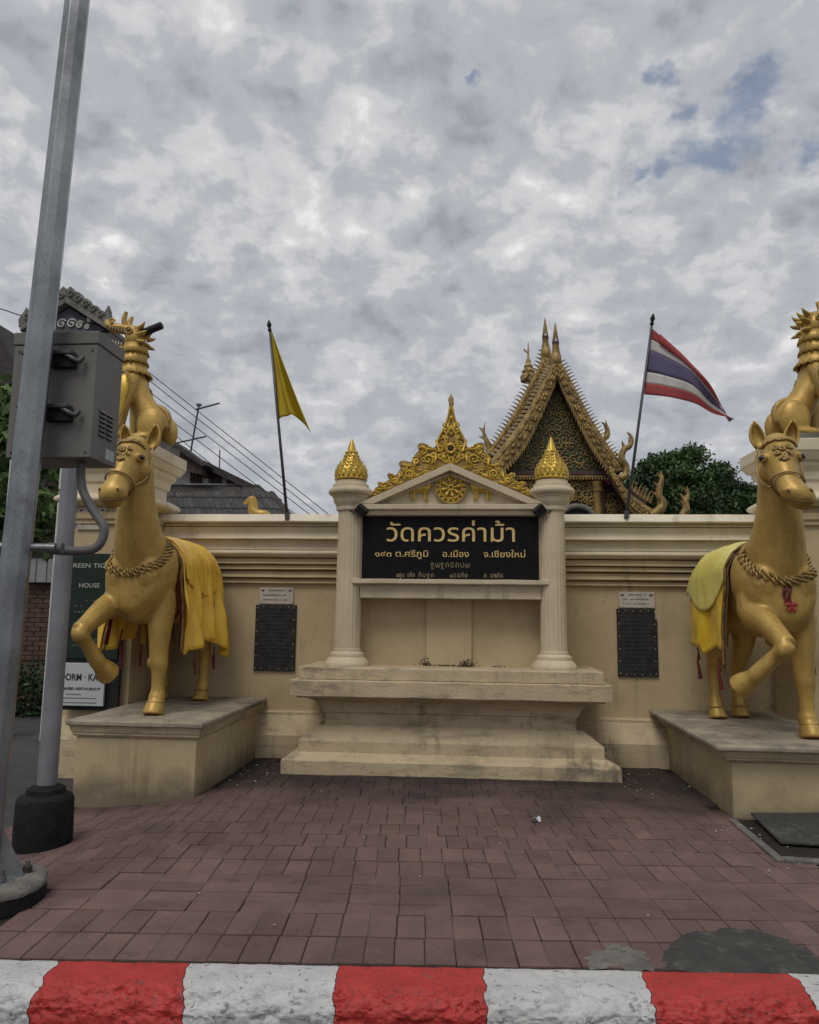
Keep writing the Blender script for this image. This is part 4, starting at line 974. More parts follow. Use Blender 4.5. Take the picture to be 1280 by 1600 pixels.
# dharma wheel
wc = at(704.6, 762, 7.04); wheel = obj('dharma_wheel', M().lathe([(.150,0),(.152,.02),(.14,.03)], (0,0,0), 40).xform(lambda p: Vector((wc.x+p.x, 7.09-p.z, wc.z+p.y))), GOLDD, sign, smooth=40)
def ringm(r, th, y): return M().tube([Vector((wc.x+r*math.cos(a), y, wc.z+r*math.sin(a))) for a in np.linspace(0, 2*math.pi, 49)], th, 8)
obj('rim', ringm(.146, .010, 7.055), GOLDD, wheel, smooth=180); obj('rim', ringm(.104, .009, 7.052), GOLDB, wheel, smooth=180)
m = M()
for k in range(16):
    a = 2*math.pi*(k+.5)/16; m.ball((wc.x+.126*math.cos(a), 7.055, wc.z+.126*math.sin(a)), (.016,.012,.016), 8, 6)
islands(obj('rim_bead', m, GOLDB, wheel, smooth=180))
for k in range(8):
    a = 2*math.pi*k/8+.2; d = Vector((math.cos(a), 0, math.sin(a)))
    obj('spoke', M().tube([Vector((wc.x,7.05,wc.z))+d*.02, Vector((wc.x,7.05,wc.z))+d*.05, Vector((wc.x,7.05,wc.z))+d*.078, Vector((wc.x,7.05,wc.z))+d*.10], [.008,.011,.020,.010], 6, sub=2), GOLDB, wheel, smooth=180)
obj('hub', ringm(.022, .009, 7.045), GOLDB, wheel, smooth=180)
def deer(cx, s):
    cz_ = at(704, 781, 7.06).z; m = M(); F = lambda p: Vector((cx+s*p.x, 7.07+p.y*.55, cz_+p.z))
    m.loft([(.09,0,.10,.03,.03),(.06,0,.115,.036,.045),(0,0,.11,.036,.042),(-.06,0,.115,.036,.04),(-.08,0,.15,.026,.028),(-.085,0,.19,.02,.022)], side=(0,1,0), n=10)
    m.loft([(-.075,0,.195,.018,.02),(-.10,0,.20,.017,.018),(-.125,0,.19,.008,.008)], side=(0,1,0), n=8)
    for x, d in ((.08,.01),(.055,-.01),(-.045,-.012),(-.065,.008)): m.loft([(x,d,.10,.018,.018),(x+.006,d,.05,.01,.011),(x,d,0,.010,.010)], side=(0,1,0), n=8)
    m.loft([(.095,0,.11,.008,.008),(.115,0,.09,.006,.006)], side=(0,1,0), n=6)
    m.loft([(-.075,0,.21,.008,.008),(-.06,0,.235,.003,.003)], side=(0,1,0), n=6)
    o = obj('deer_relief', m.xform(F), GOLDB, sign, smooth=180); return o
deer(at(657,760,7.07).x, -1); deer(at(752,760,7.07).x, 1)
# crest: carved gold board with scrolls
half = [(618,30),(606,52),(603,70),(612,98),(607,130),(596,165),(580,212),(556,258),(532,300),(518,340),(511,372),(488,378),(468,362),(440,344),(408,344),(390,362),(398,384),(420,390),(392,402),(370,430),(358,468),(338,470),(318,464),(284,462),(264,480),(272,498),(300,500),(276,516),(258,552),(240,560),(222,548),(198,544),(188,558),(194,574),(216,580),(190,596),(176,614),(158,616),(140,604),(124,606),(126,624),(134,632),(112,642),(88,676),(52,716)]
tocrest = lambda c, y=7.06: at(560+c[0]/4.267, 610+c[1]/4.267, y)
full = [tocrest(p) for p in half]; cxm = tocrest((618,400)).x
mir = [Vector((2*cxm-p.x, p.y, p.z)) for p in full[::-1]]
low_l, low_a = Vector((pl_.x+.02, 7.06, pl_.z+.02)), Vector((cxm, 7.06, pa_.z-.012))
outl = full+[Vector((pl_.x+.03,7.06,pl_.z+.045)), low_a, Vector((pr_.x-.03,7.06,pr_.z+.045))]+mir
outl = [Vector((p.x, 7.10, p.z)) for p in outl[:-1]]
crest = obj('gold_crest', M().prism(outl, (0,.085,0)), GOLDD, sign)
bmx = bmesh.new(); bmx.from_mesh(crest.data); bmesh.ops.triangulate(bmx, faces=[f for f in bmx.faces if len(f.verts) > 4]); bmx.to_mesh(crest.data); bmx.free()
m = M()
def scr(c, r, turns, a0, s, tail=None, th=.013):
    for mirx in (1, -1):
        cc = tocrest(c, 7.09); ux = UX*mirx
        if mirx < 0: cc.x = 2*cxm-cc.x
        tl = None
        if tail:
            tl = tocrest(tail, 7.09)
            if mirx < 0: tl.x = 2*cxm-tl.x
        pts = spiral(cc, r, turns, a0, s, ux, UZ, tl); m.tube(pts, [th*(1-.45*i/len(pts)) for i in range(len(pts))], 7)
for (c, r, tn, a0, s, tl) in (((465,462),.052,1.5,-1.2,1,(545,520)),((430,405),.042,1.4,2.6,-1,(505,395)),((335,558),.040,1.5,-1.0,1,(415,560)),((310,515),.030,1.3,2.5,-1,(360,505)),((240,605),.030,1.4,-1.0,1,(300,610)),((220,570),.020,1.2,2.4,-1,(255,575)),
     ((160,650),.022,1.3,-1,1,(210,650)),((150,622),.014,1.1,2.4,-1,(180,625)),((545,385),.030,1.3,-2,1,(520,330)),((545,440),.03,1.3,1,-1,(590,470)),((575,270),.022,1.3,0,1,(600,215)),((580,320),.022,1.3,3,-1,(535,330)),((385,470),.030,1.4,2.2,1,(375,540)),((500,430),.026,1.3,0,-1,(510,500)),((590,350),.02,1.2,.5,1,(560,300)),((285,560),.02,1.2,2,1,(265,610)),((110,675),.014,1.1,-1,1,(150,680))):
    scr(c, r, tn, a0, s, tl, .013 if r > .025 else .009)
def mt(pts, th):
    for mirx in (1,-1):
        q = [tocrest(p, 7.09) for p in pts]
        if mirx < 0:
            for p in q: p.x = 2*cxm-p.x
        m.tube(q, th, 7, sub=3)
def inside(px, py, poly):
    c = False; j_ = len(poly)-1
    for i_ in range(len(poly)):
        (x1, y1), (x2, y2) = poly[i_], poly[j_]
        if (y1 > py) != (y2 > py) and px < (x2-x1)*(py-y1)/(y2-y1)+x1: c = not c
        j_ = i_
    return c
ptest = half+[(62,716),(618,492)]; rr_ = random.Random(9); used_ = []
for _ in range(900):
    x_, y_ = rr_.uniform(70,612), rr_.uniform(110,710)
    if len(used_) > 42 or not inside(x_, y_, ptest): continue
    if any((x_-a)**2+(y_-b)**2 < 27**2 for a, b in used_) or any(not inside(x_+dx, y_+dy, ptest) for dx, dy in ((12,0),(-12,0),(0,12),(0,-12))): continue
    used_.append((x_, y_)); scr((x_, y_), .019+.008*rr_.random(), 1.2, rr_.uniform(0,6.28), rr_.choice((-1,1)), None, .0075)
mt([(610,110),(600,170),(578,235),(548,295),(528,345),(520,380)], .010); mt([(618,235),(590,290),(575,350),(600,440),(618,500)], .010)
mt([(618,170),(604,215),(600,260),(618,300)], .009); mt([(550,450),(585,480),(618,440)], .010); mt([(375,480),(372,540),(390,580)],.011)
islands(obj('scroll', m, GOLDB, crest, smooth=180))
wc2 = tocrest((616,388), 7.075)
obj('boss', M().tube([Vector((wc2.x+.040*math.cos(a), 7.075, wc2.z+.040*math.sin(a))) for a in np.linspace(0, 2*math.pi, 25)], .015, 8), GOLDB, crest, smooth=180)
obj('jewel', M().ball((wc2.x, 7.085, wc2.z), (.03,.015,.03)), EYEB, crest, smooth=180)
tp_ = tocrest((618,60), 7.14)
obj('tip', M().lathe([(.004,-.10),(.02,-.055),(.022,-.04),(.014,-.035),(.026,-.02),(.028,0),(.018,.025),(.004,.055)], tp_, 16), GOLDD, crest, smooth=60)
# floodlights clipped to the capitals
for cx, s, lab in ((CX[0], 1, 'small black floodlight clipped under the capital of the column left of the board'), (CX[1], -1, 'small black floodlight clipped under the capital of the column right of the board')):
    p = Vector((cx+.13*s, 6.97, 2.38)); t = thing('floodlight', lab, 'lamp', p, 'floodlights on the sign columns')
    hd = M().box(-.055,.055,-.03,.03,-.04,.04); rot = Matrix.Rotation(.7*s, 3, 'Y') @ Matrix.Rotation(.5, 3, 'X')
    obj('lamp_head', hd.xform(lambda v: p+rot @ v), BLACK, t, bevel=.005)
    obj('bracket', M().tube([p+Vector((0,.02,0)), p+Vector((-.05*s,.04,.05)), p+Vector((-.10*s,.06,.05))], .010, 6), BLACK, t)
    obj('cable', M().tube([p+Vector((0,.02,0)), p+Vector((-.03*s,-.01,-.04)), p+Vector((-.11*s,.02,.0)), p+Vector((-.14*s,.04,.05))], .006, 6, sub=3), BLACK, t)

# ------------------------------------------------------------------ plaques on the wall
def plaque(a, b, mat, name, label, group, notch=False, lines=0, ink=None, yb=WF):
    p, q = at(*a, yb), at(*b, yb); x0, x1, z1, z0 = p.x, q.x, p.z, q.z; y = yb-.022
    t = thing(name, label, 'plaque', ((x0+x1)/2, yb, z0), group)
    pts = [(x0,y,z0),(x1,y,z0),(x1,y,z1),(x0,y,z1)]
    if notch: pts = [(x0,y,z0),(x1,y,z0),(x1,y,z1-.10),(x1-.02,y,z1-.10),(x1-.02,y,z1),(x0,y,z1)]
    sl = obj('slab', M().prism(pts, (0,.024,0)), mat, t, bevel=.003)
    r = random.Random(int(x0*1000)); m = M(); hgt = z1-z0
    for k in range(lines):
        zz = z1-hgt*(k+.75)/(lines+.5); x = x0+.04+(.05 if k == 0 else 0); xe = x1-.04-(.05 if k == 0 else r.uniform(0,.06)); ch = hgt/(lines+.5)*.30
        while x < xe:
            w = ch*r.uniform(.5,.9)
            if r.random() < .82:
                m.add([(x,y-.0012,zz),(x+w*.8,y-.0012,zz),(x+w*.8,y-.0012,zz+ch*r.uniform(.6,1.1)),(x+w*.1,y-.0012,zz+ch*r.uniform(.6,1.1))], [(0,1,2,3)])
            x += w
    if lines: tag(obj('inscription', m, ink, sl), kind='stuff')
    if mat is PLAQUE:
        st = M()
        for zz in np.linspace(z0+.03, z1-.03, 6):
            for xx in (x0+.02, x1-.025): st.ball((xx, y-.002, zz), .006, 6, 4)
        for xx in np.linspace(x0+.08, x1-.08, 4):
            for zz in (z0+.02, z1-.02): st.ball((xx, y-.002, zz), .005, 6, 4)
        tag(obj('fixing_studs', st, MARBLE, sl), kind='stuff')
    else:
        for xx, zz in ((x0+.035, z1-.03), (x1-.035, z1-.03)): obj('corner_ornament', M().ball((xx, y, zz), (.02,.004,.012), 8, 4), ENGRAVE, sl)
    return t
plaque((401,945),(461,1049), PLAQUE, 'donor_plaque', 'dark engraved plaque on the wall nearest the golden-draped horse', 'dark engraved plaques on the wall', lines=16, ink=ENGRAVEL)
plaque((963,951),(1029,1058), PLAQUE, 'donor_plaque', 'dark engraved plaque with a notched corner on the wall nearest the pale-covered horse', 'dark engraved plaques on the wall', notch=True, lines=16, ink=ENGRAVEL)
plaque((407,918),(459,944), MARBLE, 'marble_plaque', 'small pale plaque topping the unnotched dark plaque on the wall', 'pale marble plaques on the wall', lines=3, ink=ENGRAVE)
plaque((966,925),(1023,950), MARBLE, 'marble_plaque', 'small pale plaque topping the notched dark plaque on the wall', 'pale marble plaques on the wall', lines=3, ink=ENGRAVE)
plaque((124,793),(166,828), MARBLE, 'marble_plaque', 'small pale plaque on the pillar behind the curving conduit', 'pale marble plaques on the wall', lines=3, ink=ENGRAVE, yb=7.02)

# ------------------------------------------------------------------ flags
def flagpole(base, top_, label, ang):
    t = thing('flag', label, 'flag', base, 'flags on the wall')
    d = (top_-base)
    obj('pole', M().tube([base, base+d*.5, base+d*.94], [.016,.014,.012], 10), ALU, t, smooth=180)
    f = M(); q = base+d*.935; u = d.normalized()
    f.tube([q, q+u*.02, q+u*.045, q+u*.05, q+u*.075, q+u*.10, q+u*.135], [.012,.022,.012,.016,.026,.018,.002], 10)
    obj('finial', f, BLACK, t, smooth=180)
    obj('socket', M().tube([base-u*.02, base+u*.05], .024, 10), ALU, t)
    return t
Y0 = 7.49
fL = flagpole(at(449,809,Y0-.01), at(420,499,Y0-.01), 'plain yellow flag hanging limp on a leaning pole', 0)
def cloth_patch(rows, mat, parent, name, th=.004):
    o = obj(name, M().grid(rows), mat, parent, smooth=180); solid(o, th, 0); return o
def bez(a, b, c, t): return a*(1-t)**2+b*2*t*(1-t)+c*t*t
# yellow: gathered at the pole top, falling to a free corner
hoist = lambda t: at(420.5,512,Y0).lerp(at(435.5,655,Y0), t)
rows = []
for i in range(30):
    t = i/29; a = hoist(t); b = bez(at(423,513,Y0), at(448,585,Y0-.04), at(487,677,Y0-.1), t); row = []
    for j in range(25):
        s = j/24; p = a.lerp(b, s); dep = .075*math.sin(s*9+t*1.5)*min(1, t*1.3)*(s**.6)+.03*math.sin(s*17+t*3)*t
        sag = -.10*math.sin(math.pi*s)*t*t*0+(.10*t**5*math.sin(math.pi*s)*1.0)
        row.append(p+Vector((0, dep, sag)))
    rows.append(row)
cloth_patch(rows, FYEL, fL, 'cloth')
fR = flagpole(at(979,806,Y0-.01), at(1021,489,Y0-.01), 'red, white and blue striped flag blowing right from a leaning pole', 0)
# striped cloth: hoist (u=0) to fly; upper edge rolls over and drops to the tip
tipP = at(1144,656,Y0-.25)
def fl(s, v):
    """s along the fly 0..1, v across the height 0 top..1 bottom"""
    h0 = at(1018.5,513,Y0).lerp(at(1006.5,616,Y0), v)
    up_ = bez(at(1018.5,513,Y0), at(1080,560,Y0-.12), tipP, s); lo_ = bez(at(1006.5,616,Y0), at(1085,622,Y0-.1), tipP+Vector((0,0,-.005)), s)
    vv = v**(1+.9*s)
    p = up_.lerp(lo_, vv)
    p.y += .06*math.sin(s*8+v*2)*s+.025*math.sin(s*15-v*4)*s
    return p
for (v0, v1, mt_) in ((0,1/6,FRED),(1/6,2/6,FWHITE),(2/6,4/6,FBLUE),(4/6,5/6,FWHITE),(5/6,1,FRED)):
    cloth_patch([[fl(s, v0+(v1-v0)*k/5) for k in range(6)] for s in np.linspace(0, 1, 41)], mt_, fR, 'stripe')
# the top edge folded back over itself
rows = []
for s in np.linspace(.10, 1, 30):
    a = fl(s, 0); n_ = Vector((.35,-.05,.0)); w = .085*math.sin(math.pi*min(1, s*1.02))**.8+.002
    b = fl(s, .16+.25*s); rows.append([a.lerp(b, k/4)+Vector((.0,-.02-.012*math.sin(k/4*math.pi), .004)) for k in range(5)])
cloth_patch(rows, FRED, fR, 'folded_edge')

# ------------------------------------------------------------------ lamp post, cabinet, signal post
LP = Vector((-2.385, 3.70, 0))
lp = thing('lamp_post', 'tall galvanised octagonal lamp post beside the kerb, bolted to a concrete footing', 'post', LP)
oc = M().lathe([(.077,.06),(.074,1.5),(.071,3.2),(.062,8.)], LP, 8)
oc.v = [(x+.028*z, y, z) for x, y, z in oc.v]
obj('shaft', oc, GALV, lp, bevel=.006)
m = M()
obj('base_plate', M().lathe([(.20,.10),(.20,.122)], LP, 28), GALV, lp, bevel=.003)
fo_ = blobm = M().lathe([(.29,-.14),(.295,-.02),(.295,.05),(.29,.085),(.265,.10)], LP, 40)
fo_.v = [(x+.012*mnoise.noise(Vector((x*9,y*9,z*9))), y+.012*mnoise.noise(Vector((x*9+5,y*9,z*9))), z+.008*mnoise.noise(Vector((x*12,y*12,z*9+3)))) for x,y,z in fo_.v]
obj('footing', fo_, TAR, lp, smooth=60)
mc = M().lathe([(.297,.070),(.30,.085),(.29,.104),(.25,.112),(.19,.118),(.10,.12)], LP, 56)
mc.v = [(LP.x+(x-LP.x)*(1+.07*mnoise.noise(Vector((x*7,y*7,2)))), LP.y+(y-LP.y)*(1+.07*mnoise.noise(Vector((x*7,y*7,2)))), z+.012*mnoise.noise(Vector((x*14,y*14,3)))) for x,y,z in mc.v]
obj('mortar_cap', mc, CONC, lp, smooth=60)
for k in range(8):
    a = k*math.pi/4+R(22); d = Vector((math.cos(a), math.sin(a), 0)); sd = Vector((-d.y, d.x, 0))
    if k % 2 == 0:
        obj('gusset', M().prism([LP+d*.075-sd*.005+Vector((0,0,.123)), LP+d*.19-sd*.005+Vector((0,0,.123)), LP+d*.085-sd*.005+Vector((0,0,.34))], sd*.010), GALV, lp)
    else:
        p = LP+d*.165+Vector((0,0,.123)); bo = obj('bolt', M().tube([p, p+Vector((0,0,.055))], .010, 8), CONDUIT, lp)
        obj('nut', M().lathe([(.022,0),(.022,.026)], p, 6), CONDUIT, bo)
a = R(-48); d = Vector((math.cos(a), math.sin(a), 0)); p = LP+d*.235+Vector((0,0,.10)); p = Vector((-2.206, 3.80, .112))
bo = obj('bolt', M().tube([p, p+Vector((0,0,.06))], .011, 8), CONDUIT, lp); obj('nut', M().lathe([(.026,.004),(.026,.032)], p, 6), material('rusty_nut', (.06,.03,.02), (.03,.02,.016), .8, scale=30), bo)

CB = (-2.53, -2.05, 3.83, 4.13, 2.225, 2.936)
cb = thing('control_cabinet', 'grey metal control cabinet strapped to the lamp post', 'cabinet', ((CB[0]+CB[1])/2, CB[2]+.15, CB[4]))
obj('body', M().box(CB[0], CB[1], CB[2], CB[3], CB[4], CB[5]-.075), CABP, cb, bevel=.006)
obj('hood', M().box(CB[0]-.006, CB[1]+.006, CB[2]-.006, CB[3]+.006, CB[5]-.074, CB[5]), CABP, cb, bevel=.006)
for zz in (2.775, 2.475):
    t_ = M(); x = LP.x+.07
    t_.prism([(x-.16,3.80,zz-.02),(x-.16,3.80,zz+.025),(x-.12,3.765,zz+.03),(x+.13,3.765,zz+.03),(x+.165,3.775,zz+.005),(x+.20,3.80,zz+.02),(x+.20,3.826,zz+.02),(x+.20,3.826,zz-.03),(x+.15,3.79,zz-.035)], (0,.03,0))
    k_ = obj('clamp', M().box(x-.14,x+.15,3.765,3.828,zz+.012,zz+.034), ALU, cb, bevel=.004)
    obj('clamp_hook', M().tube([(x+.10,3.79,zz+.02),(x+.15,3.775,zz-.01),(x+.185,3.79,zz-.025),(x+.20,3.80,zz+.005)], .014, 8, sub=3), ALU, k_, smooth=180)
    obj('clamp_plate', M().box(x+.02,x+.155,3.79,3.828,zz-.055,zz+.012), BLACK, k_, bevel=.004)
for c in range(2):
    for k in range(6):
        y = 3.90+.085*c; z = 2.37+.026*k
        obj('louvre', M().prism([(CB[1]-.001,y,z),(CB[1]+.012,y,z-.004),(CB[1]-.001,y,z+.014)], (0,.07,0)), CABP, cb)
        obj('louvre_slot', M().box(CB[1]-.001, CB[1]+.003, y+.004, y+.066, z-.007, z-.002), DARK, cb)
for (x_, z_) in ((CB[0]+.03, CB[4]+.03), (CB[1]-.03, CB[4]+.03), (CB[0]+.03, CB[5]-.11), (CB[1]-.03, CB[5]-.11)):
    obj('rivet', M().tube([(x_, CB[2]+.001, z_), (x_, CB[2]-.005, z_)], .007, 8), ALU, cb)
obj('sticker', M().box(CB[1]-.001, CB[1]+.003, 3.99, 4.09, 2.25, 2.31), STICK, cb)
obj('bottom_tab', M().box(CB[0]+.03, CB[0]+.05, 3.84, 3.86, CB[4]-.05, CB[4]), ALU, cb)
cd = M().tube([(-2.15,3.93,2.25),(-2.15,3.93,2.16),(-2.125,3.92,2.06),(-2.05,3.90,1.95),(-1.975,3.88,1.86),(-1.97,3.87,1.79),(-2.0,3.86,1.74),(-2.07,3.85,1.722),(-2.22,3.84,1.725)], .024, 12, sub=5)
tag(obj('conduit_pipe', cd, CONDUIT, smooth=180, org=(-2.15,3.93,2.25)), 'grey bent conduit curving from the cabinet bottom to the lamp post', 'pipe')
ph = thing('cross_pipe', 'short galvanised pipe threaded sideways through the lamp post', 'pipe', (-2.3,3.70,1.73))
obj('pipe', M().tube([(-2.75,3.70,1.735),(-2.14,3.72,1.728)], .021, 12), GALV, ph, smooth=60)
obj('coupling', M().tube([(-2.19,3.74,1.727),(-2.12,3.75,1.727)], .029, 12), CONDUIT, ph, smooth=40)
SP = Vector((-2.757, 4.90, 0))
sp = thing('signal_post', 'grey round post standing in a black bitumen collar beside the pedestal', 'post', SP)
obj('shaft', M().lathe([(.062,.2),(.058,1.4),(.054,2.42)], SP, 28), GREYP, sp, smooth=60)
obj('cap', M().lathe([(.055,2.42),(.046,2.435),(.02,2.44)], SP, 28), GREYP, sp, smooth=60)
m = M().lathe([(.175,-.14),(.18,0),(.172,.19),(.165,.215),(.12,.235),(.115,.265),(.066,.29)], SP, 36)
m.v = [(x+.010*mnoise.noise(Vector((x*8,y*8,z*6))), y+.010*mnoise.noise(Vector((x*8+7,y*8,z*6))), z) for x,y,z in m.v]
obj('collar', m, TAR, sp, smooth=50)

# ------------------------------------------------------------------ drain corner, litter
dc = thing('drain_cover', 'dark plate leaning over a broken concrete drain rim beside the pedestal', 'drain cover', (2.1,5.3,0))
fr = [Vector((1.79,5.70,0)), Vector((1.77,4.80,0)), Vector((2.9,4.70,0)), Vector((2.9,5.72,0))]
def strip(a, b, w, h, nrm): return M().prism([a, b, b+nrm*w, a+nrm*w], (0,0,h))
obj('rim', strip(fr[0], fr[1], .05, .022, Vector((1,0,0))), CONC, dc, bevel=.006)
obj('rim', strip(Vector((1.822,4.80,0)), fr[2], .07, .022, Vector((0,1,0))), CONC, dc, bevel=.006)
obj('pit_floor', M().box(1.84,2.9,4.87,5.72,-.03,.006), SOIL, dc)
A_, B_, C_, D_ = Vector((1.965,5.765,.035)), Vector((2.85,5.765,.06)), Vector((2.85,5.02,.025)), Vector((1.915,5.12,.02))
obj('plate', M().prism([A_, B_, C_, D_], (0,0,.018)), PATCH, dc, bevel=.004)
m = M(); r = random.Random(11)
def chip(x, y, s, z=.012):
    n = r.randint(4,6); a0 = r.uniform(0,6); pts = [(x+s*r.uniform(.5,1)*math.cos(a0+6.28*k/n), y+s*r.uniform(.4,1)*math.sin(a0+6.28*k/n), z+drop(x,y)+r.uniform(0,s*.35)) for k in range(n)]
    m.add(pts+[(p[0]*.5+x*.5, p[1]*.5+y*.5, p[2]+s*.25) for p in pts], [tuple(range(n,2*n))]+[(k,(k+1)%n,n+(k+1)%n,n+k) for k in range(n)])
for k in range(70):
    q = r.random()
    if q < .35: x, y = r.gauss(1.80,.09), r.gauss(5.2,.35)
    elif q < .6: x, y = r.uniform(1.25,1.85), r.uniform(6.4,7.3)
    elif q < .8: x, y = r.uniform(-2.1,-1.7), r.uniform(6.2,7.4)
    else: x, y = r.uniform(-1.9,1.7), r.uniform(3.5,6.7)
    chip(x, y, r.uniform(.005,.016))
tag(obj('litter', m, LITT), kind='stuff')
lf = at(838,1283,5.0); g0 = Vector((.72,5.55,.012))
d_ = FW+RT*((838-640)/FOC)-UP*((1283-800)/FOC); g0 = Vector((0,0,EYE))+d_*((.012-EYE)/d_.z)
m = M().grid([[g0+Vector((-.03+.06*i/5, -.025+.05*j/4*math.sin(math.pi*(.15+.7*i/5)), .006+.018*math.sin(i*1.1)*math.cos(j*.9)+.012)) for j in range(5)] for i in range(6)])
lo_ = obj('paper_scrap', m, PAPER, org=g0); solid(lo_, .002); tag(lo_, 'crumpled white paper scrap lying alone on the brick paving', 'litter')

# ------------------------------------------------------------------ hostel boards in front of the left pillar
gb = thing('hostel_board', 'dark green hostel name board with pale letters on the left pillar', 'sign', (-3.53,6.95,.95))
bd = obj('board', M().box(-3.80,-3.29,6.90,6.94,.97,1.935), GREENB, gb, bevel=.004)
obj('frame', M().box(-3.82,-3.27,6.92,6.96,.50,1.955), BLACK, gb, bevel=.004)
lettering('GREEN TIGER', bd, at(106,887,6.9).x, at(178,887,6.9).x, at(140,887,6.9).z, 6.898, CHALK, h=.058, ext=.002, bold=.01)
lettering('HOUSE', bd, at(124,918,6.9).x, at(156,918,6.9).x, at(140,918,6.9).z, 6.898, CHALK, h=.058, ext=.002, bold=.01)
m = M(); r = random.Random(5)
for k in range(9):
    zz = 1.50-.052*k; x = -3.74
    while x < -3.34:
        w = r.uniform(.012,.03)
        if r.random() < .55: m.add([(x,6.8985,zz),(x+w,6.8985,zz),(x+w,6.8985,zz+.014),(x,6.8985,zz+.014)], [(0,1,2,3)])
        x += w+.012
tag(obj('small_print', m, material('faded_sign_print', (.10,.13,.11), None, .8), bd), kind='stuff')
wb = thing('restaurant_board', 'white restaurant board with black lettering below the dark green board', 'sign', (-3.54,6.88,.53))
x0, x1, zt_, zb_ = at(98,1036,6.87).x, at(165,1036,6.87).x, at(130,1036,6.87).z, at(130,1103,6.87).z
wbd = obj('panel', M().box(x0, x1, 6.87, 6.899, zb_, zt_), PAPER, wb, bevel=.003)
lettering('DORM · KAFE', wbd, at(94,1060,6.87).x, at(168,1060,6.87).x-.02, at(130,1063,6.87).z, 6.868, INK, h=.085, ext=.001, bold=.02)
lettering('BASED RESTAURANT', wbd, x0+.02, x1-.03, at(130,1078,6.87).z, 6.868, INK, h=.032, ext=.001, bold=.02)
m = M()
for (py, xa, xb) in ((1086,.06,.2),(1092,.03,.34),(1099,.02,.35)):
    z = at(130,py,6.87).z; x = x0+xa
    while x < x0+xb: m.add([(x,6.8685,z),(x+.012,6.8685,z),(x+.012,6.8685,z+.010),(x,6.8685,z+.010)], [(0,1,2,3)]); x += .016
tag(obj('small_print', m, ENGRAVE, wbd), kind='stuff')

# ------------------------------------------------------------------ foliage helper
def crown_mesh(blobs, n, size, seed, flat=.5, clump=None, per=55):
    """leaf faces scattered through several uneven clumps: blobs of (x,y,z,rx,ry,rz)"""
    r = np.random.default_rng(seed); V = []; Fc = []
    vol = np.array([b[3]*b[4]*b[5] for b in blobs])**.67; vol /= vol.sum()
    for b, k in zip(blobs, (vol*n).astype(int)):
        # sub-clumps on the shell of each blob
        m = max(5, k//per); d = r.normal(size=(m,3)); d /= np.linalg.norm(d, axis=1)[:,None]; rad = r.uniform(.55,1.05,(m,1)); cc = d*rad*np.array(b[3:6])+np.array(b[:3])
        w = r.integers(0, m, k); sp = clump or size*2.1; pos = cc[w]+r.normal(size=(k,3))*sp*np.array((1,1,.6))
        nr = r.normal(size=(k,3))+np.array((0,0,flat)); nr /= np.linalg.norm(nr, axis=1)[:,None]
        t = np.cross(nr, r.normal(size=(k,3))); t /= np.linalg.norm(t, axis=1)[:,None]; bb_ = np.cross(nr, t); s = size*r.uniform(.5,1.2,(k,1))
        base = len(V)*1
        q = np.stack([pos-t*s, pos+bb_*s*.45, pos+t*s, pos-bb_*s*.45], 1).reshape(-1,3)
        o = sum(len(v) for v in V); V.append(q); Fc.append(np.arange(len(q)).reshape(-1,4)+o)
    return np.vstack(V), np.vstack(Fc)
def crown(name, blobs, n, size, mat, parent, seed, flat=.5, clump=None, per=55):
    v, f = crown_mesh(blobs, n, size, seed, flat, clump, per)
    org = ORG[parent.name] if parent else Vector((0,0,0))
    me = bpy.data.meshes.new(name); me.from_pydata((v-np.array(org)).tolist(), [], f.tolist()); me.materials.append(mat)
    o = bpy.data.objects.new(name, me); S.collection.objects.link(o); ORG[o.name] = org
    if parent: o.parent = parent
    return o
def tree(base, blobs, n, size, label, seed, mat=LEAFD, trunk=.25, group='trees beyond the wall', clump=None, per=55):
    t = thing('tree', label, 'tree', base, group); b = Vector(base); m = M()
    top_ = sum((Vector(q[:3]) for q in blobs), Vector())/len(blobs)
    fork = b.lerp(Vector((top_.x, top_.y, top_.z)), .55)
    m.tube([b, b.lerp(fork,.5)+Vector((.1,0,0)), fork], [trunk,trunk*.8,trunk*.6], 10, sub=3)
    for q in blobs: m.tube([fork, fork.lerp(Vector(q[:3]),.5)+Vector((0,0,.15)), Vector(q[:3])+Vector((0,0,q[5]*.3))], [trunk*.5,trunk*.32,trunk*.1], 7, sub=3)
    obj('trunk', m, BARK, t, smooth=180); crown('crown', blobs, n, size, mat, t, seed, clump=clump, per=per); return t
TY = 30
def tb(px, py, rpx, Y=TY, k=.8): p = at(px, py, Y); s = Y/FOC; return (p.x, p.y, p.z, rpx*s, rpx*s, rpx*s*k)
c = at(1050, 790, TY)
tree((c.x, TY, 0), [tb(1078,716,14),tb(1058,722,14),tb(1088,708,7),tb(1034,724,12),tb(1016,734,14),tb(996,752,14),tb(1044,748,24),tb(1072,742,18),tb(1098,756,16),tb(1120,735,12),tb(1128,744,9),tb(1006,778,22),tb(1050,784,28),tb(1092,786,26),tb(982,794,16)], 30000, .10, 'broad dark green tree right of the striped flag pole', 3, clump=.20, per=90)
c = at(1165, 790, TY+4)
tree((c.x, TY+4, 0), [tb(1132,762,13,TY+4),tb(1118,764,12,TY+4),tb(1154,770,14,TY+4),tb(1135,788,26,TY+4),tb(1168,788,18,TY+4),tb(1182,768,8,TY+4),tb(1205,792,20,TY+4)], 16000, .105, 'lower dark green tree between the broad tree and the right pillar', 4, clump=.20, per=90)
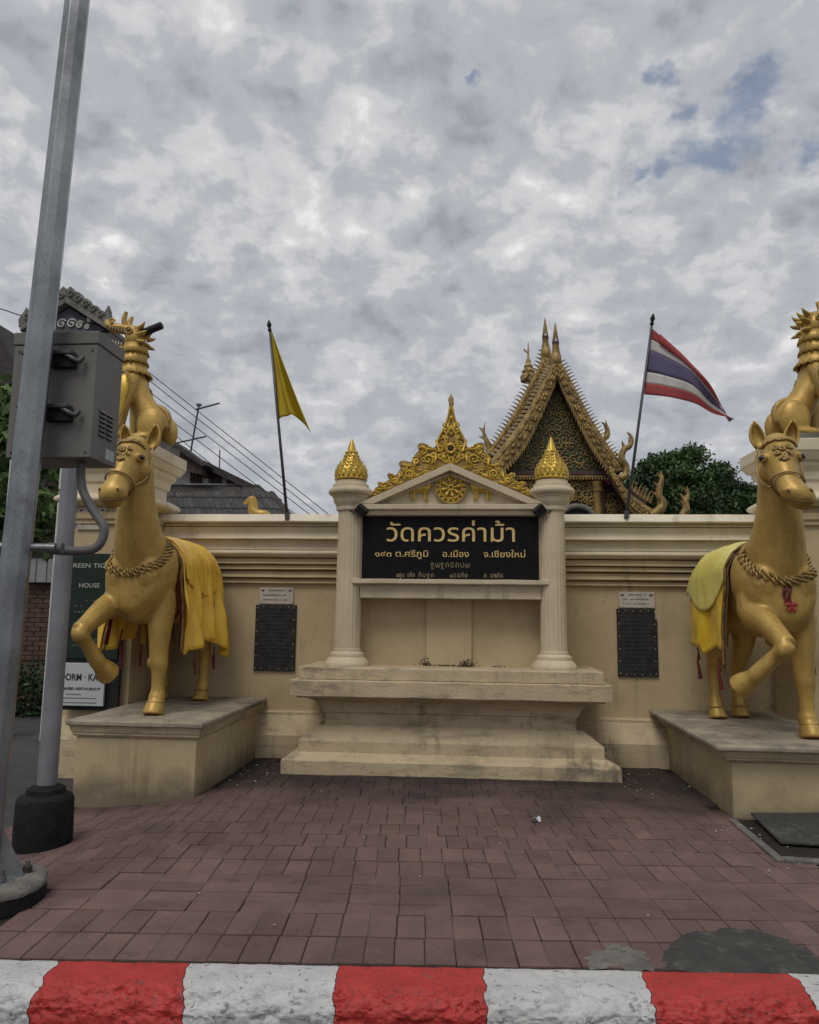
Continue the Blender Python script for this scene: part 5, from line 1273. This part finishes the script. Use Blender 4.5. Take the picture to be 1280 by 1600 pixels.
# red roofed house glimpsed among the trees
hp = at(1152,790,40); hh = thing('red_roofed_house', 'red roofed house glimpsed among the trees by the right pillar', 'house', (hp.x,40,0))
zr, ze = at(1152,746,40).z, at(1152,776,40).z
obj('wall', M().box(hp.x-.9,hp.x+3,40,45,0,ze), WHITEW, hh)
obj('roof', M().prism([(hp.x-1.3,39.6,ze-.1),(hp.x-1.3,45.4,ze-.1),(hp.x-1.3,42.5,zr+.05)], (4.6,0,0)), REDROOF, hh)

# leafy growth at the far left, behind the lamp post
c = at(20, 900, 9.5)
tree((c.x-.2, 9.6, -.1), [tb(5,640,42,9.5),tb(20,720,38,9.5),tb(8,790,46,9.5),tb(95,800,36,9.5),tb(80,745,26,9.5),tb(60,840,24,9.5),tb(40,690,40,9.5)], 2200, .10, 'bright leafy shrub tree behind the lamp post', 8, mat=LEAFS, trunk=.07, group='trees beyond the wall')

# ------------------------------------------------------------------ lane side: hedge, brick wall, dark roof, gate roof
hd = thing('hedge', 'low dark green hedge seen between the two grey posts', 'hedge', (at(50,1090,11).x, 11, -.1))
hx0, hx1 = at(-60,1090,11).x, at(105,1090,11).x; hz1 = at(50,1040,11).z; hz0 = at(50,1132,11).z
crown('foliage', [(x, 11.2+.3*math.sin(x*3), hz0+(hz1-hz0)*.5, .45, .4, (hz1-hz0)*.5) for x in np.arange(hx0, hx1+.2, .35)], 5200, .05, HEDGE, hd, 12)
bw = thing('brick_wall', 'old red brick wall behind the low hedge', 'wall', (at(60,970,12.5).x, 12.5, -.1))
x0, x1 = at(-70,970,12.5).x, at(112,970,12.5).x; z0, z1 = -.15, at(60,912,12.5).z
obj('mortar_core', M().box(x0, x1, 12.53, 12.75, z0, z1), WOODB, bw)
bme = mesh_of(M().box(-.112,.112,-.03,.05,-.034,.034), 'brick'); bme.materials.append(BRICKW)
k = 0; zz = z0+.05; rws = 0
while zz < z1-.03:
    xx = x0+.12+(.12 if rws % 2 else 0)
    while xx < x1-.1 and k < 298:
        if zz > .55: inst('brick', bme, bw, (xx, 12.53, zz), (0,0,random.gauss(0,.01))); k += 1
        xx += .24
    zz += .08; rws += 1
obj('coping', M().box(x0-.03, x1+.03, 12.46, 12.8, z1, z1+.09), WOODB, bw, bevel=.01)
wp = at(66,890,12.3); t = thing('lane_notice', 'pale noticeboard above the brick wall, between the grey posts', 'sign', (wp.x,12.4,-.1))
obj('post', M().box(at(85,900,12.4).x-.03, at(85,900,12.4).x+.03, 12.42,12.48,-.15,at(66,866,12.4).z), BLACK, t)
obj('panel', M().box(at(40,890,12.4).x, at(92,890,12.4).x, 12.38,12.418, at(66,910,12.4).z, at(66,872,12.4).z), material('grey_notice_panel', (.27, .28, .28), (.21, .22, .22), .6), t, bevel=.004)
obj('top_rail', M().box(at(40,890,12.4).x, at(92,890,12.4).x, 12.36,12.42, at(66,871,12.4).z, at(66,862,12.4).z), BLACK, t)
for q in (56, 73): obj('panel_joint', M().box(at(q,890,12.37).x-.008, at(q,890,12.37).x+.008, 12.372,12.379, at(66,909,12.37).z, at(66,873,12.37).z), ENGRAVE, t)

# dark roofed house at far left frame edge
lh = thing('lane_house', 'dark house with shadowy gable at the left frame edge', 'house', (at(-60,700,16).x, 18, 0))
e0 = at(30,585,16); rg0 = at(-12,500,16)
obj('wall', M().box(rg0.x-4, e0.x-.35, 16.4, 21, -.1, e0.z-.3), TIMBER, lh)
obj('roof', M().prism([(e0.x,16,e0.z-.12),(e0.x,16,e0.z),(e0.x-.15,16,e0.z+.32),(rg0.x,16,rg0.z),(rg0.x-5,16,rg0.z+.3),(rg0.x-5,16,e0.z-.9),(e0.x-.8,16,e0.z-.5)], (0,5.5,0)), ROOFD, lh)

# ornate stucco roof of the lane gateway
GY = 8.6
gr = thing('gateway_roof', 'weathered grey stucco gateway gable with ornate ridge behind the cabinet', 'gateway', (at(105,700,GY).x, GY, 0))
ga, ge = at(103,462,GY), at(168,506,GY); gx = ga.x; hwid = ge.x-gx
for s in (-1, 1):
    e = Vector((gx+s*hwid, GY, ge.z)); a = Vector((gx, GY, ga.z))
    obj('roof_slope', M().prism([a, e, e-Vector((0,0,.07)), a-Vector((0,0,.09))], (0,1.0,0)), STUCCO, gr, bevel=.006)
    d = (e-a)
    m = M()
    pts = [a+d*.0+Vector((0,.02,-.0))]
    prof = [(0,.0),(.02,.10),(.08,.16),(.20,.13),(.30,.16),(.42,.12),(.5,.15),(.62,.10),(.72,.14),(.84,.08),(.92,.10),(1.0,.16),(1.06,.10),(1.04,.0)]
    poly = [a+d*u+Vector((0,0,h)) for u, h in prof]; m.prism(poly, (0,.10,0)); o = obj('ridge_ornament', m, STUCCO, gr, bevel=.008)
    m = M()
    for q in (.12,.3,.48,.66,.84): m.tube(spiral(a+d*q+Vector((0,-.012,.06)), .045, 1.3, 0, s, UX, UZ), .012, 6)
    islands(obj('scroll', m, STUCCO, o, smooth=180))
    obj('corner_finial', M().lathe([(.05,-.02),(.06,.05),(.035,.12),(.045,.15),(.01,.24)], e+Vector((-.03*s,.06,.02)), 10), STUCCO, gr, smooth=60)
q = at(139,478,GY); obj('spire', M().lathe([(.035,-.16),(.04,-.05),(.02,.0),(.024,.02),(.004,.12)], (q.x, GY+.05, q.z-.04), 10), STUCCO, gr, smooth=60)
obj('pediment', M().prism([(gx-hwid*.88,GY+.1,ge.z-.05),(gx+hwid*.88,GY+.1,ge.z-.05),(gx,GY+.1,ga.z-.11)], (0,.12,0)), SLATE, gr)
obj('eaves_beam', M().box(gx-hwid, gx+hwid, GY+.08, GY+.9, ge.z-.26, ge.z-.075), STUCCO, gr, bevel=.01)
m = M()
for (x, z, r_) in ((.05,.05,.06),(.16,.03,.05),(-.08,.05,.06),(.26,.0,.035)): m.tube(spiral((gx+x, GY+.09, ge.z+z), r_, 1.4, .5, 1, UX, UZ), .012, 6)
islands(obj('pediment_scroll', m, WHITEW, gr, smooth=180))
for px in (91, 10): x = at(px,1000,GY+.4).x; obj('gate_post', M().box(x-.09, x+.09, GY+.3, GY+.5, -.15, ge.z-.262), WHITEW, gr, bevel=.01)

# ------------------------------------------------------------------ tiled house behind the wall, left
HY = 15
hs = thing('tiled_house', 'old house with dark tiled roofs rising behind the wall beside the yellow flag', 'house', (at(340,790,HY).x, HY+2, 0))
P = lambda x, y, Y=HY: at(x, y, Y)
# lower tiled skirt roof: pitch leaning back
r0l, r0r, r1l, r1r = P(235,808,HY), P(452,812,HY), P(235,776,HY+.9), P(424,776,HY+.9)
nrm = (r0r-r0l).cross(r1l-r0l).normalized(); nrm = nrm if nrm.y < 0 else -nrm
sk = obj('skirt_roof', M().prism([r0l, r0r, r1r, r1l], -nrm*.12), ROOFD, hs)
tw = mesh_of(M().tube([(0,0,0),(0,0,1)], .085, 8), 'tile_row', 60); tw.materials.append(ROOFT)
rows_ = 26
for i in range(rows_):
    a = i/(rows_-1); b0, b1 = r0l.lerp(r0r, a), r1l.lerp(r1r, a); d = b1-b0
    for k in range(4):
        q0 = b0+d*(k/4); o = inst('roof_tile', tw, sk, q0+nrm*(.02+.02*(k % 2))); o.rotation_mode = 'QUATERNION'; o.rotation_quaternion = Vector((0,0,1)).rotation_difference(d.normalized()); o.scale = (1,1,d.length/4*1.06)
obj('hip_ridge', M().tube([r0r+nrm*.05, r1r+nrm*.05], .09, 8), ROOFD, hs, smooth=60)
u0l, u0r, u1l, u1r = P(255,775,HY+.8), P(422,776,HY+.8), P(262,757,HY+1.5), P(405,757,HY+1.5)
obj('gutter', M().tube([u0l, u0r], .06, 8), WHITEW, hs, smooth=60)
obj('upper_skirt', M().prism([u0l+Vector((0,0,.04)), u0r+Vector((0,0,.04)), u1r, u1l], (0,.25,-.05)), ROOFD, hs)
wy = HY+1.6
def quad(name, pts, mat, dy=.3, par=hs, Y=wy): return obj(name, M().prism([P(x, y, Y) for x, y in pts], (0,dy,0)), mat, par)
quad('attic_wall', [(262,760),(262,715),(300,722),(330,738),(378,760)], WHITEW, .3)
for (a, b, t0, t1) in ((297,314,727,754),(326,345,733,754),(354,366,744,755)):
    f_ = quad('attic_window', [(a,t1),(a,t0),(b,t0+(3 if b < 350 else 5)),(b,t1)], TIMBER, .06, Y=wy-.07)
    for k in range(1,3):
        xk = a+(b-a)*k/3; obj('glazing_bar', M().prism([P(xk-.7,t1-.5,wy-.09), P(xk+.7,t1-.5,wy-.09), P(xk+.7,t0+4,wy-.09), P(xk-.7,t0+4,wy-.09)], (0,.02,0)), ROOFD, f_)
quad('window_sill', [(288,757.5),(288,755),(378,757),(378,759.5)], WHITEW, .1, Y=wy-.13)
quad('barge_board', [(310,727),(318,719),(425,771),(424,777),(400,770)], ROOFD, .9, Y=wy-.3)
quad('front_gable', [(230,690),(258,686),(318,726),(315,741),(300,738),(262,716),(232,716)], TIMBER, .8, Y=wy-.6)
quad('gable_roof', [(230,684),(258,680),(322,726),(316,728.5),(257,689),(230,692)], ROOFD, 1.2, Y=wy-.75)
obj('house_body', M().box(P(236,800,wy+.3).x, P(440,800,wy+.3).x, wy+.32, wy+4, -.1, P(300,790,wy).z), WHITEW, hs)
quad('ridge_stub', [(408,774),(408,766),(423,769),(423,777)], STUCCO, .3, Y=HY+.9)
# aerials
an = thing('tv_aerial', 'tall rod aerial with crossbars on the tiled house', 'aerial', P(297,712,HY+1.4))
p0, p1 = P(297,712,HY+1.4), P(311,633,HY+1.4)
obj('mast', M().tube([p0, p1], .022, 6), ALU, an)
obj('boom', M().tube([P(306,640,HY+1.4), P(343,630,HY+1.2)], .020, 6), ALU, an)
obj('boom', M().tube([P(272,693,HY+1.5), P(322,682,HY+1.3)], .018, 6), ALU, an)
obj('reflector', M().box(p1.x-.05,p1.x+.05,p1.y-.04,p1.y+.04,p1.z-.02,p1.z+.03), ALU, an)
an2 = thing('whip_aerial', 'thin bare whip aerial right of the taller crossbar aerial', 'aerial', P(343,738,HY+1.4))
obj('mast', M().tube([P(343,740,HY+1.4), P(343.5,703,HY+1.4)], .015, 6), ALU, an2)
# overhead cables
for (a, b, lab) in (((215,568),(600,872),'uppermost overhead cable slanting down past the yellow flag'), ((215,580),(580,868),'second overhead cable from the top, slanting past the yellow flag'), ((218,600),(560,862),'third overhead cable from the top, slanting past the yellow flag'), ((245,640),(560,878),'fourth overhead cable from the top, slanting past the aerial'), ((255,665),(480,845),'lowest overhead cable, slanting just above the tiled roof')):
    pa, pb = at(*a, 11), at(*b, 26); mid = (pa+pb)/2
    q = [pa.lerp(pb, t)+Vector((0,0,-.25*4*t*(1-t)*.0)) for t in np.linspace(0,1,12)]
    tag(obj('overhead_cable', M().tube(q, [.006+.008*i/11 for i in range(12)], 6), CABLE, org=pa), lab, 'cable', 'overhead cables')
tag(obj('service_wire', M().tube([at(-30,472,9), at(47,498,9.5), at(110,520,10)], .008, 6, sub=4), CABLE, org=at(-30,472,9)), 'thin wire crossing the sky at the left frame edge', 'cable')
# little horse on the wall top
lh2 = Vector((at(398,790,7.86).x, 7.86, cz+.005)); t = thing('small_horse_figure', 'small gold horse figure peeking over the wall top beside the yellow flag pole', 'statue', lh2)
m = M(); F = lambda p: lh2+p*.56
m.loft([(.30,0,.05,.05,.05),(.20,0,.075,.085,.08),(.06,0,.085,.09,.09),(-.03,0,.15,.085,.10),(-.05,0,.26,.065,.075),(-.07,0,.35,.055,.06)], side=(0,1,0), n=12)
m.loft([(-.03,0,.385,.045,.045),(-.09,0,.365,.052,.052),(-.15,0,.315,.038,.04),(-.19,0,.28,.034,.034),(-.205,0,.262,.02,.02)], side=(0,1,0), n=12)
m.loft([(.06,0,.16,.025,.02),(.025,0,.28,.03,.03),(-.005,0,.38,.028,.03),(-.05,0,.43,.02,.015)], side=(0,1,0), n=8)
for s in (-1,1): m.loft([(-.04,s*.03,.40,.016,.014),(-.03,s*.035,.455,.003,.003)], n=6)
for x in (.2,-.02):
    for s in (-1,1): m.loft([(x,s*.04,.07,.03,.03),(x-.02,s*.045,.0,.025,.025)], n=8)
o = obj('body', m.xform(F), GOLD, t); fuse(o, .008, 3)

# ------------------------------------------------------------------ viharn behind
VY = 22.0
vh = thing('temple_hall', 'gilded Lanna temple hall with steep layered gables and twin spires behind the sign', 'temple', (at(868,800,VY).x, VY, 0))
V = lambda x, y, Y=VY: at(x, y, Y)
fin_me = None
def make_fin():
    m = M(); P = []
    pr = [(-.055,0),(.055,0),(.05,.07),(.065,.14),(.10,.22),(.14,.28),(.07,.22),(.02,.15),(-.03,.08)]
    m.prism([(x,-.03,z) for x,z in pr], (0,.06,0)); return m
fin_me = mesh_of(make_fin(), 'roof_fin'); fin_me.materials.append(GILT)
for f_ in (): pass
def curve_pts(pts, Y, n=30):
    q = [V(x, y, Y) for x, y in pts]; out = []; E = [2*q[0]-q[1]]+q+[2*q[-1]-q[-2]]
    for i in range(len(q)-1):
        p0,p1,p2,p3 = E[i:i+4]
        for k in range(n//(len(q)-1)):
            t = k/(n//(len(q)-1)); out.append(.5*((2*p1)+(p2-p0)*t+(2*p0-5*p1+4*p2-p3)*t*t+(3*p1-p0-3*p2+p3)*t**3))
    out.append(q[-1]); return out
def bargeboard(outer, inner, Y, dep, fins=True, flip=1, teeth=True, mat=GILT, nf=26):
    o_, i_ = curve_pts(outer, Y), curve_pts(inner, Y); m = M(); n = len(o_)
    v = []; f = []
    for a, b in zip(o_, i_):
        a2 = a.lerp(b, .28)
        v += [a, a2+Vector((0,-.05,0)), b, b+Vector((0,dep,0)), a+Vector((0,dep,0))]
    for k in range(n-1):
        for j in range(5): f.append((5*k+j, 5*k+(j+1)%5, 5*k+5+(j+1)%5, 5*k+5+j))
    f += [(0,1,2,3,4), tuple(5*(n-1)+j for j in (4,3,2,1,0))]
    bo = obj('bargeboard', m.add(v, f), mat, vh)
    # scales carved along the board face
    sc = M()
    for k in range(0, n-1):
        for w in (.30,.55,.80):
            c = o_[k].lerp(i_[k], w)+(o_[min(k+1,n-1)]-o_[k])*(.5*((k+int(w*10)) % 2)); sc.ball((c.x, c.y-.04, c.z), (.05,.022,.065), 6, 4)
    tag(obj('carved_scales', sc, mat, bo, smooth=180), kind='stuff')
    if teeth:
        te = M()
        for k in range(1, n-1, 1):
            a, b = i_[k-1], i_[min(n-1, k+1)]; d = (b-a).normalized(); out_ = (i_[k]-o_[k]).normalized()
            te.prism([a.lerp(b,.1), a.lerp(b,.75), i_[k]+out_*.17+d*.13], (0,.06,0))
        tag(obj('edge_leaves', te, mat, bo), kind='stuff')
    if fins:
        L_ = [0.]
        for k in range(n-1): L_.append(L_[-1]+(o_[k+1]-o_[k]).length)
        for q in range(nf):
            s = L_[-1]*(q+.6)/nf; k = max(i for i in range(n) if L_[i] <= s+1e-9); k = min(k, n-2); t = (s-L_[k])/(L_[k+1]-L_[k])
            p = o_[k].lerp(o_[k+1], t); d = (o_[k+1]-o_[k]).normalized(); an = math.atan2(d.z, d.x)
            o = inst('roof_fin', fin_me, bo, p+Vector((0,dep*.4,0))); 
            tl = (an+math.pi if flip < 0 else an)
            o.rotation_euler = (0, -(tl*.55), 0); o.scale = (flip*.62, 1, .66)
    return bo
# front gable
bargeboard([(867,560),(862,572),(842,609),(813,660),(774,710),(752,738)], [(871,590),(866,598),(844,649),(821,692),(796,721),(770,752)], VY, .35, fins=False, flip=-1)
bargeboard([(869,560),(878,568),(900,609),(921,649),(948,692),(978,733)], [(871,590),(876,598),(893,631),(914,674),(934,706),(957,738)], VY, .35, flip=1, nf=36)
# taller tier behind, offset to the left
bargeboard([(852,545),(844,568),(828,599),(792,663),(767,699),(735,735)], [(860,560),(853,582),(836,616),(804,670),(777,710),(748,746)], VY+1.5, .35, flip=-1, teeth=False, nf=36)
bargeboard([(853,545),(861,566),(884,606),(906,648),(932,690),(955,720)], [(854,562),(857,578),(874,612),(896,654),(920,694),(944,728)], VY+1.5, .35, fins=False, teeth=False)
# roof planes between the tiers
def slope(pts, Y, dep, name='roof_slope', mat=ROOFT):
    q = curve_pts(pts, Y, 20); return obj(name, M().grid([[p, p+Vector((0,dep,0))] for p in q]), mat, vh, smooth=180)
solid(slope([(862,572),(842,612),(813,663),(776,712),(755,740)], VY+.2, 9), .12); solid(slope([(875,572),(898,612),(919,652),(946,695),(975,734)], VY+.2, 9), .12)
for k, (a, b) in enumerate(zip(curve_pts([(862,575),(842,612),(813,663),(776,712)], VY+.32, 24), curve_pts([(853,572),(834,612),(803,666),(768,708)], VY+1.45, 24))):
    if k % 1 == 0: obj('rafter_bracket', M().tube([a, a.lerp(b,.5)+Vector((-.05,0,.02)), b], [.045,.06,.04], 6), GILT, vh, smooth=60)
solid(obj('soffit', M().grid([[a, b] for a, b in zip(curve_pts([(868,572),(846,616),(818,668),(784,712)], VY+.36, 24), curve_pts([(858,572),(838,616),(808,670),(774,712)], VY+1.48, 24))]), MAROON, vh, smooth=180), .05)
# tympanum with carved foliage
ty = obj('tympanum', M().prism([V(871,586,VY+.5), V(950,737,VY+.5), V(788,737,VY+.5)], (0,.3,0)), GREENM, vh)
obj('gable_shade_board', M().prism([V(871,582,VY+.40), V(957,742,VY+.40), V(945,742,VY+.40), V(871,606,VY+.40), V(797,742,VY+.40), V(785,742,VY+.40)], (0,.09,0)), MAROON, vh)
m = M(); r = random.Random(21)
def scrolls(m, x0, x1, y0, y1, inside, Y, step=11, R0=.10, th=.028):
    y = y0
    while y < y1:
        x = x0+r.uniform(0,step)
        while x < x1:
            if inside(x, y): m.tube(spiral(V(x, y, Y), R0*r.uniform(.7,1.2), 1.25, r.uniform(0,6.28), r.choice((-1,1)), UX, UZ), th, 5)
            x += step*r.uniform(.85,1.15)
        y += step*.85
scrolls(m, 790, 952, 606, 736, lambda x, y: abs(x-871) < (y-598)*.56, VY+.47, step=12, R0=.12, th=.024)
tag(obj('gilt_relief', m, GILT, ty, smooth=180), kind='stuff')
def bandb(name, x0, x1, y0, y1, Y, mat, dep=.25, par=vh): return obj(name, M().prism([V(x0,y1,Y), V(x1,y1,Y), V(x1,y0,Y), V(x0,y0,Y)], (0,dep,0)), mat, par, bevel=.01)
bandb('tie_beam', 780, 962, 735, 742, VY+.30, TIMBER); bandb('tie_beam', 780, 962, 743, 746, VY+.26, GILT)
m = M()
for k in range(36): c = V(784+k*4.9, 748.5, VY+.25); m.ball((c.x, c.y, c.z), (.04,.04,.045), 6, 4)
tag(obj('bead_moulding', m, GILT, vh, smooth=180), kind='stuff')
fz = bandb('frieze', 782, 945, 750, 830, VY+.45, TIMBER)
m = M(); scrolls(m, 785, 930, 756, 806, lambda x, y: math.hypot(x-902, (y-812)*1.0) > 27, VY+.42, step=9, R0=.11, th=.032)
tag(obj('gilt_relief', m, GILT, fz, smooth=180), kind='stuff')
for px in (934, 800):
    c = V(px, 800, VY+.38); obj('column', M().lathe([(.13,-3),(.13,.6),(.16,.62),(.15,.75),(.17,.8),(.17,.9)], c, 14), GILT, vh, smooth=50)
arc = [V(902+27*math.cos(a), 812-21*math.sin(a), VY+.40) for a in np.linspace(0, math.pi, 20)]
obj('arch', M().tube(arc, .09, 8), STUCCO, vh, smooth=60)
obj('arch_opening', M().prism([p+Vector((0,.02,0)) for p in arc], (0,.02,0)), DARK, vh)
bandb('wing_panel', 940, 1010, 765, 830, VY+.7, TIMBER, .2)
m = M(); scrolls(m, 944, 985, 770, 806, lambda x, y: y > 768+(x-944)*.6, VY+.67, step=9, R0=.11, th=.03)
tag(obj('gilt_relief', m, GILT, vh, smooth=180), kind='stuff')
obj('purlin_board', M().prism([V(944,728,VY+.25), V(964,748,VY+.25), V(952,758,VY+.25), V(944,750,VY+.25)], (0,.3,0)), material('crimson_paint', (.16,.02,.035), (.11,.015,.02), .6), vh)
# lower right tier
lower = bargeboard([(952,727),(962,742),(982,768),(1002,784),(1032,803),(1045,815)], [(954,740),(966,762),(984,790),(1000,806),(1018,818),(1030,826)], VY-.3, .35, fins=False)
solid(slope([(955,730),(985,770),(1010,790),(1045,815)], VY, 6), .12)
bandb('body_wall', 760, 1000, 790, 1000, VY+.8, WHITEW, 6)
# crest spikes of the lower tier
m_ = None
for (x, y) in ((986,764),(991,769),(996,773),(1001,777),(1006,780),(1011,783),(1016,786)):
    o = inst('roof_fin', fin_me, lower, V(x, y, VY-.2)); o.rotation_euler = (0,.1,0); o.scale = (.8,1,1.2)
def naga(pts, Y, rr, parent=vh, name='roof_finial'):
    q = [V(x, y, Y) for x, y in pts]; m = M(); rr = [w*.66 for w in rr]; m.tube(q, rr, 8, sub=4)
    n = len(q)
    for k in range(1, n-1):
        d = (q[k+1]-q[k-1]).normalized(); nn = Vector((d.z,0,-d.x)); nn = nn if nn.x > 0 else -nn
        m.prism([q[k]+Vector((0,-.04,0))-d*.06, q[k]+Vector((0,-.04,0))+d*.10, q[k]+Vector((0,-.04,0))-nn*(rr[k]+.10)+d*.20], (0,.08,0))
        if False: m.prism([q[k]+Vector((0,-.04,0))-d*.05, q[k]+Vector((0,-.04,0))+d*.07, q[k]+Vector((0,-.04,0))+nn*(rr[k]+.07)+d*.12], (0,.08,0))
    return obj(name, m, GILT, parent, smooth=60)
naga([(962,748),(976,744),(979,730),(972,716),(975,703),(984,697),(988,686),(984,676)], VY-.1, [.16,.16,.14,.13,.14,.12,.07,.01])
naga([(935,690),(944,686),(950,678),(949,668),(946,656)], VY+.6, [.12,.13,.11,.07,.01])
naga([(764,716),(764,700),(760,688),(756,676),(758,660)], VY+1.6, [.15,.15,.12,.07,.01])
naga([(820,592),(826,584),(823,574)], VY+3.0, [.10,.08,.02])
naga([(1018,806),(1030,798),(1036,786),(1030,776),(1030,764),(1034,750),(1033,736)], VY-.4, [.20,.22,.18,.15,.15,.10,.01])
naga([(1066,806),(1072,796),(1071,784),(1075,774),(1074,760)], VY-3.0, [.14,.15,.12,.08,.01])
for (x, yb_, yt_, Y) in ((869,566,503,VY+.1),(853,556,496,VY+1.6)):
    b0, t0 = V(x, yb_, Y), V(x-1.5, yt_, Y); h = t0.z-b0.z
    o = obj('apex_spire', M().tube([b0.lerp(t0,k) for k in (-.12,0,.12,.25,.4,.42,.6,.62,.8,1)], [.15,.17,.165,.125,.095,.105,.078,.084,.05,.006], 10), GILT, vh, smooth=40)
    obj('spire_mosaic', M().tube([b0.lerp(t0,k) for k in (.44,.48,.56,.58)], [.106,.108,.094,.088], 10), MAROON, o)
    obj('spire_mirror', M().ball(b0.lerp(t0,.51)+Vector((0,-.115,0)), (.05,.03,.06), 8, 6), MARBLE, o)
    obj('spire_boss', M().ball(b0.lerp(t0,.06)+Vector((0,-.12,0)), (.13,.10,.2), 10, 8), GOLDD, o, smooth=180)
# back ridge ornament with wire finial
b0 = V(826,596,VY+6); t0 = V(824,534,VY+6); h = t0.z-b0.z
o = obj('ridge_spire', M().lathe([(.30,0),(.32,.12*h),(.22,.2*h),(.26,.24*h),(.15,.34*h),(.18,.37*h),(.09,.47*h),(.10,.5*h),(.04,.6*h),(.035,.8*h),(.01,h)], b0, 12), GOLDD, vh, smooth=40)
obj('weather_vane', M().tube([b0.lerp(t0,.72), b0.lerp(t0,.76)+Vector((-.15,0,.08))], .03, 6), GOLDD, o)
obj('rear_roof', M().prism([V(853,552,VY+1.9), V(905,655,VY+1.9), V(960,735,VY+1.9), V(740,735,VY+1.9), V(800,655,VY+1.9)], (0,9,0)), ROOFT, vh)

# tidy: every child keeps no category; nothing else to do
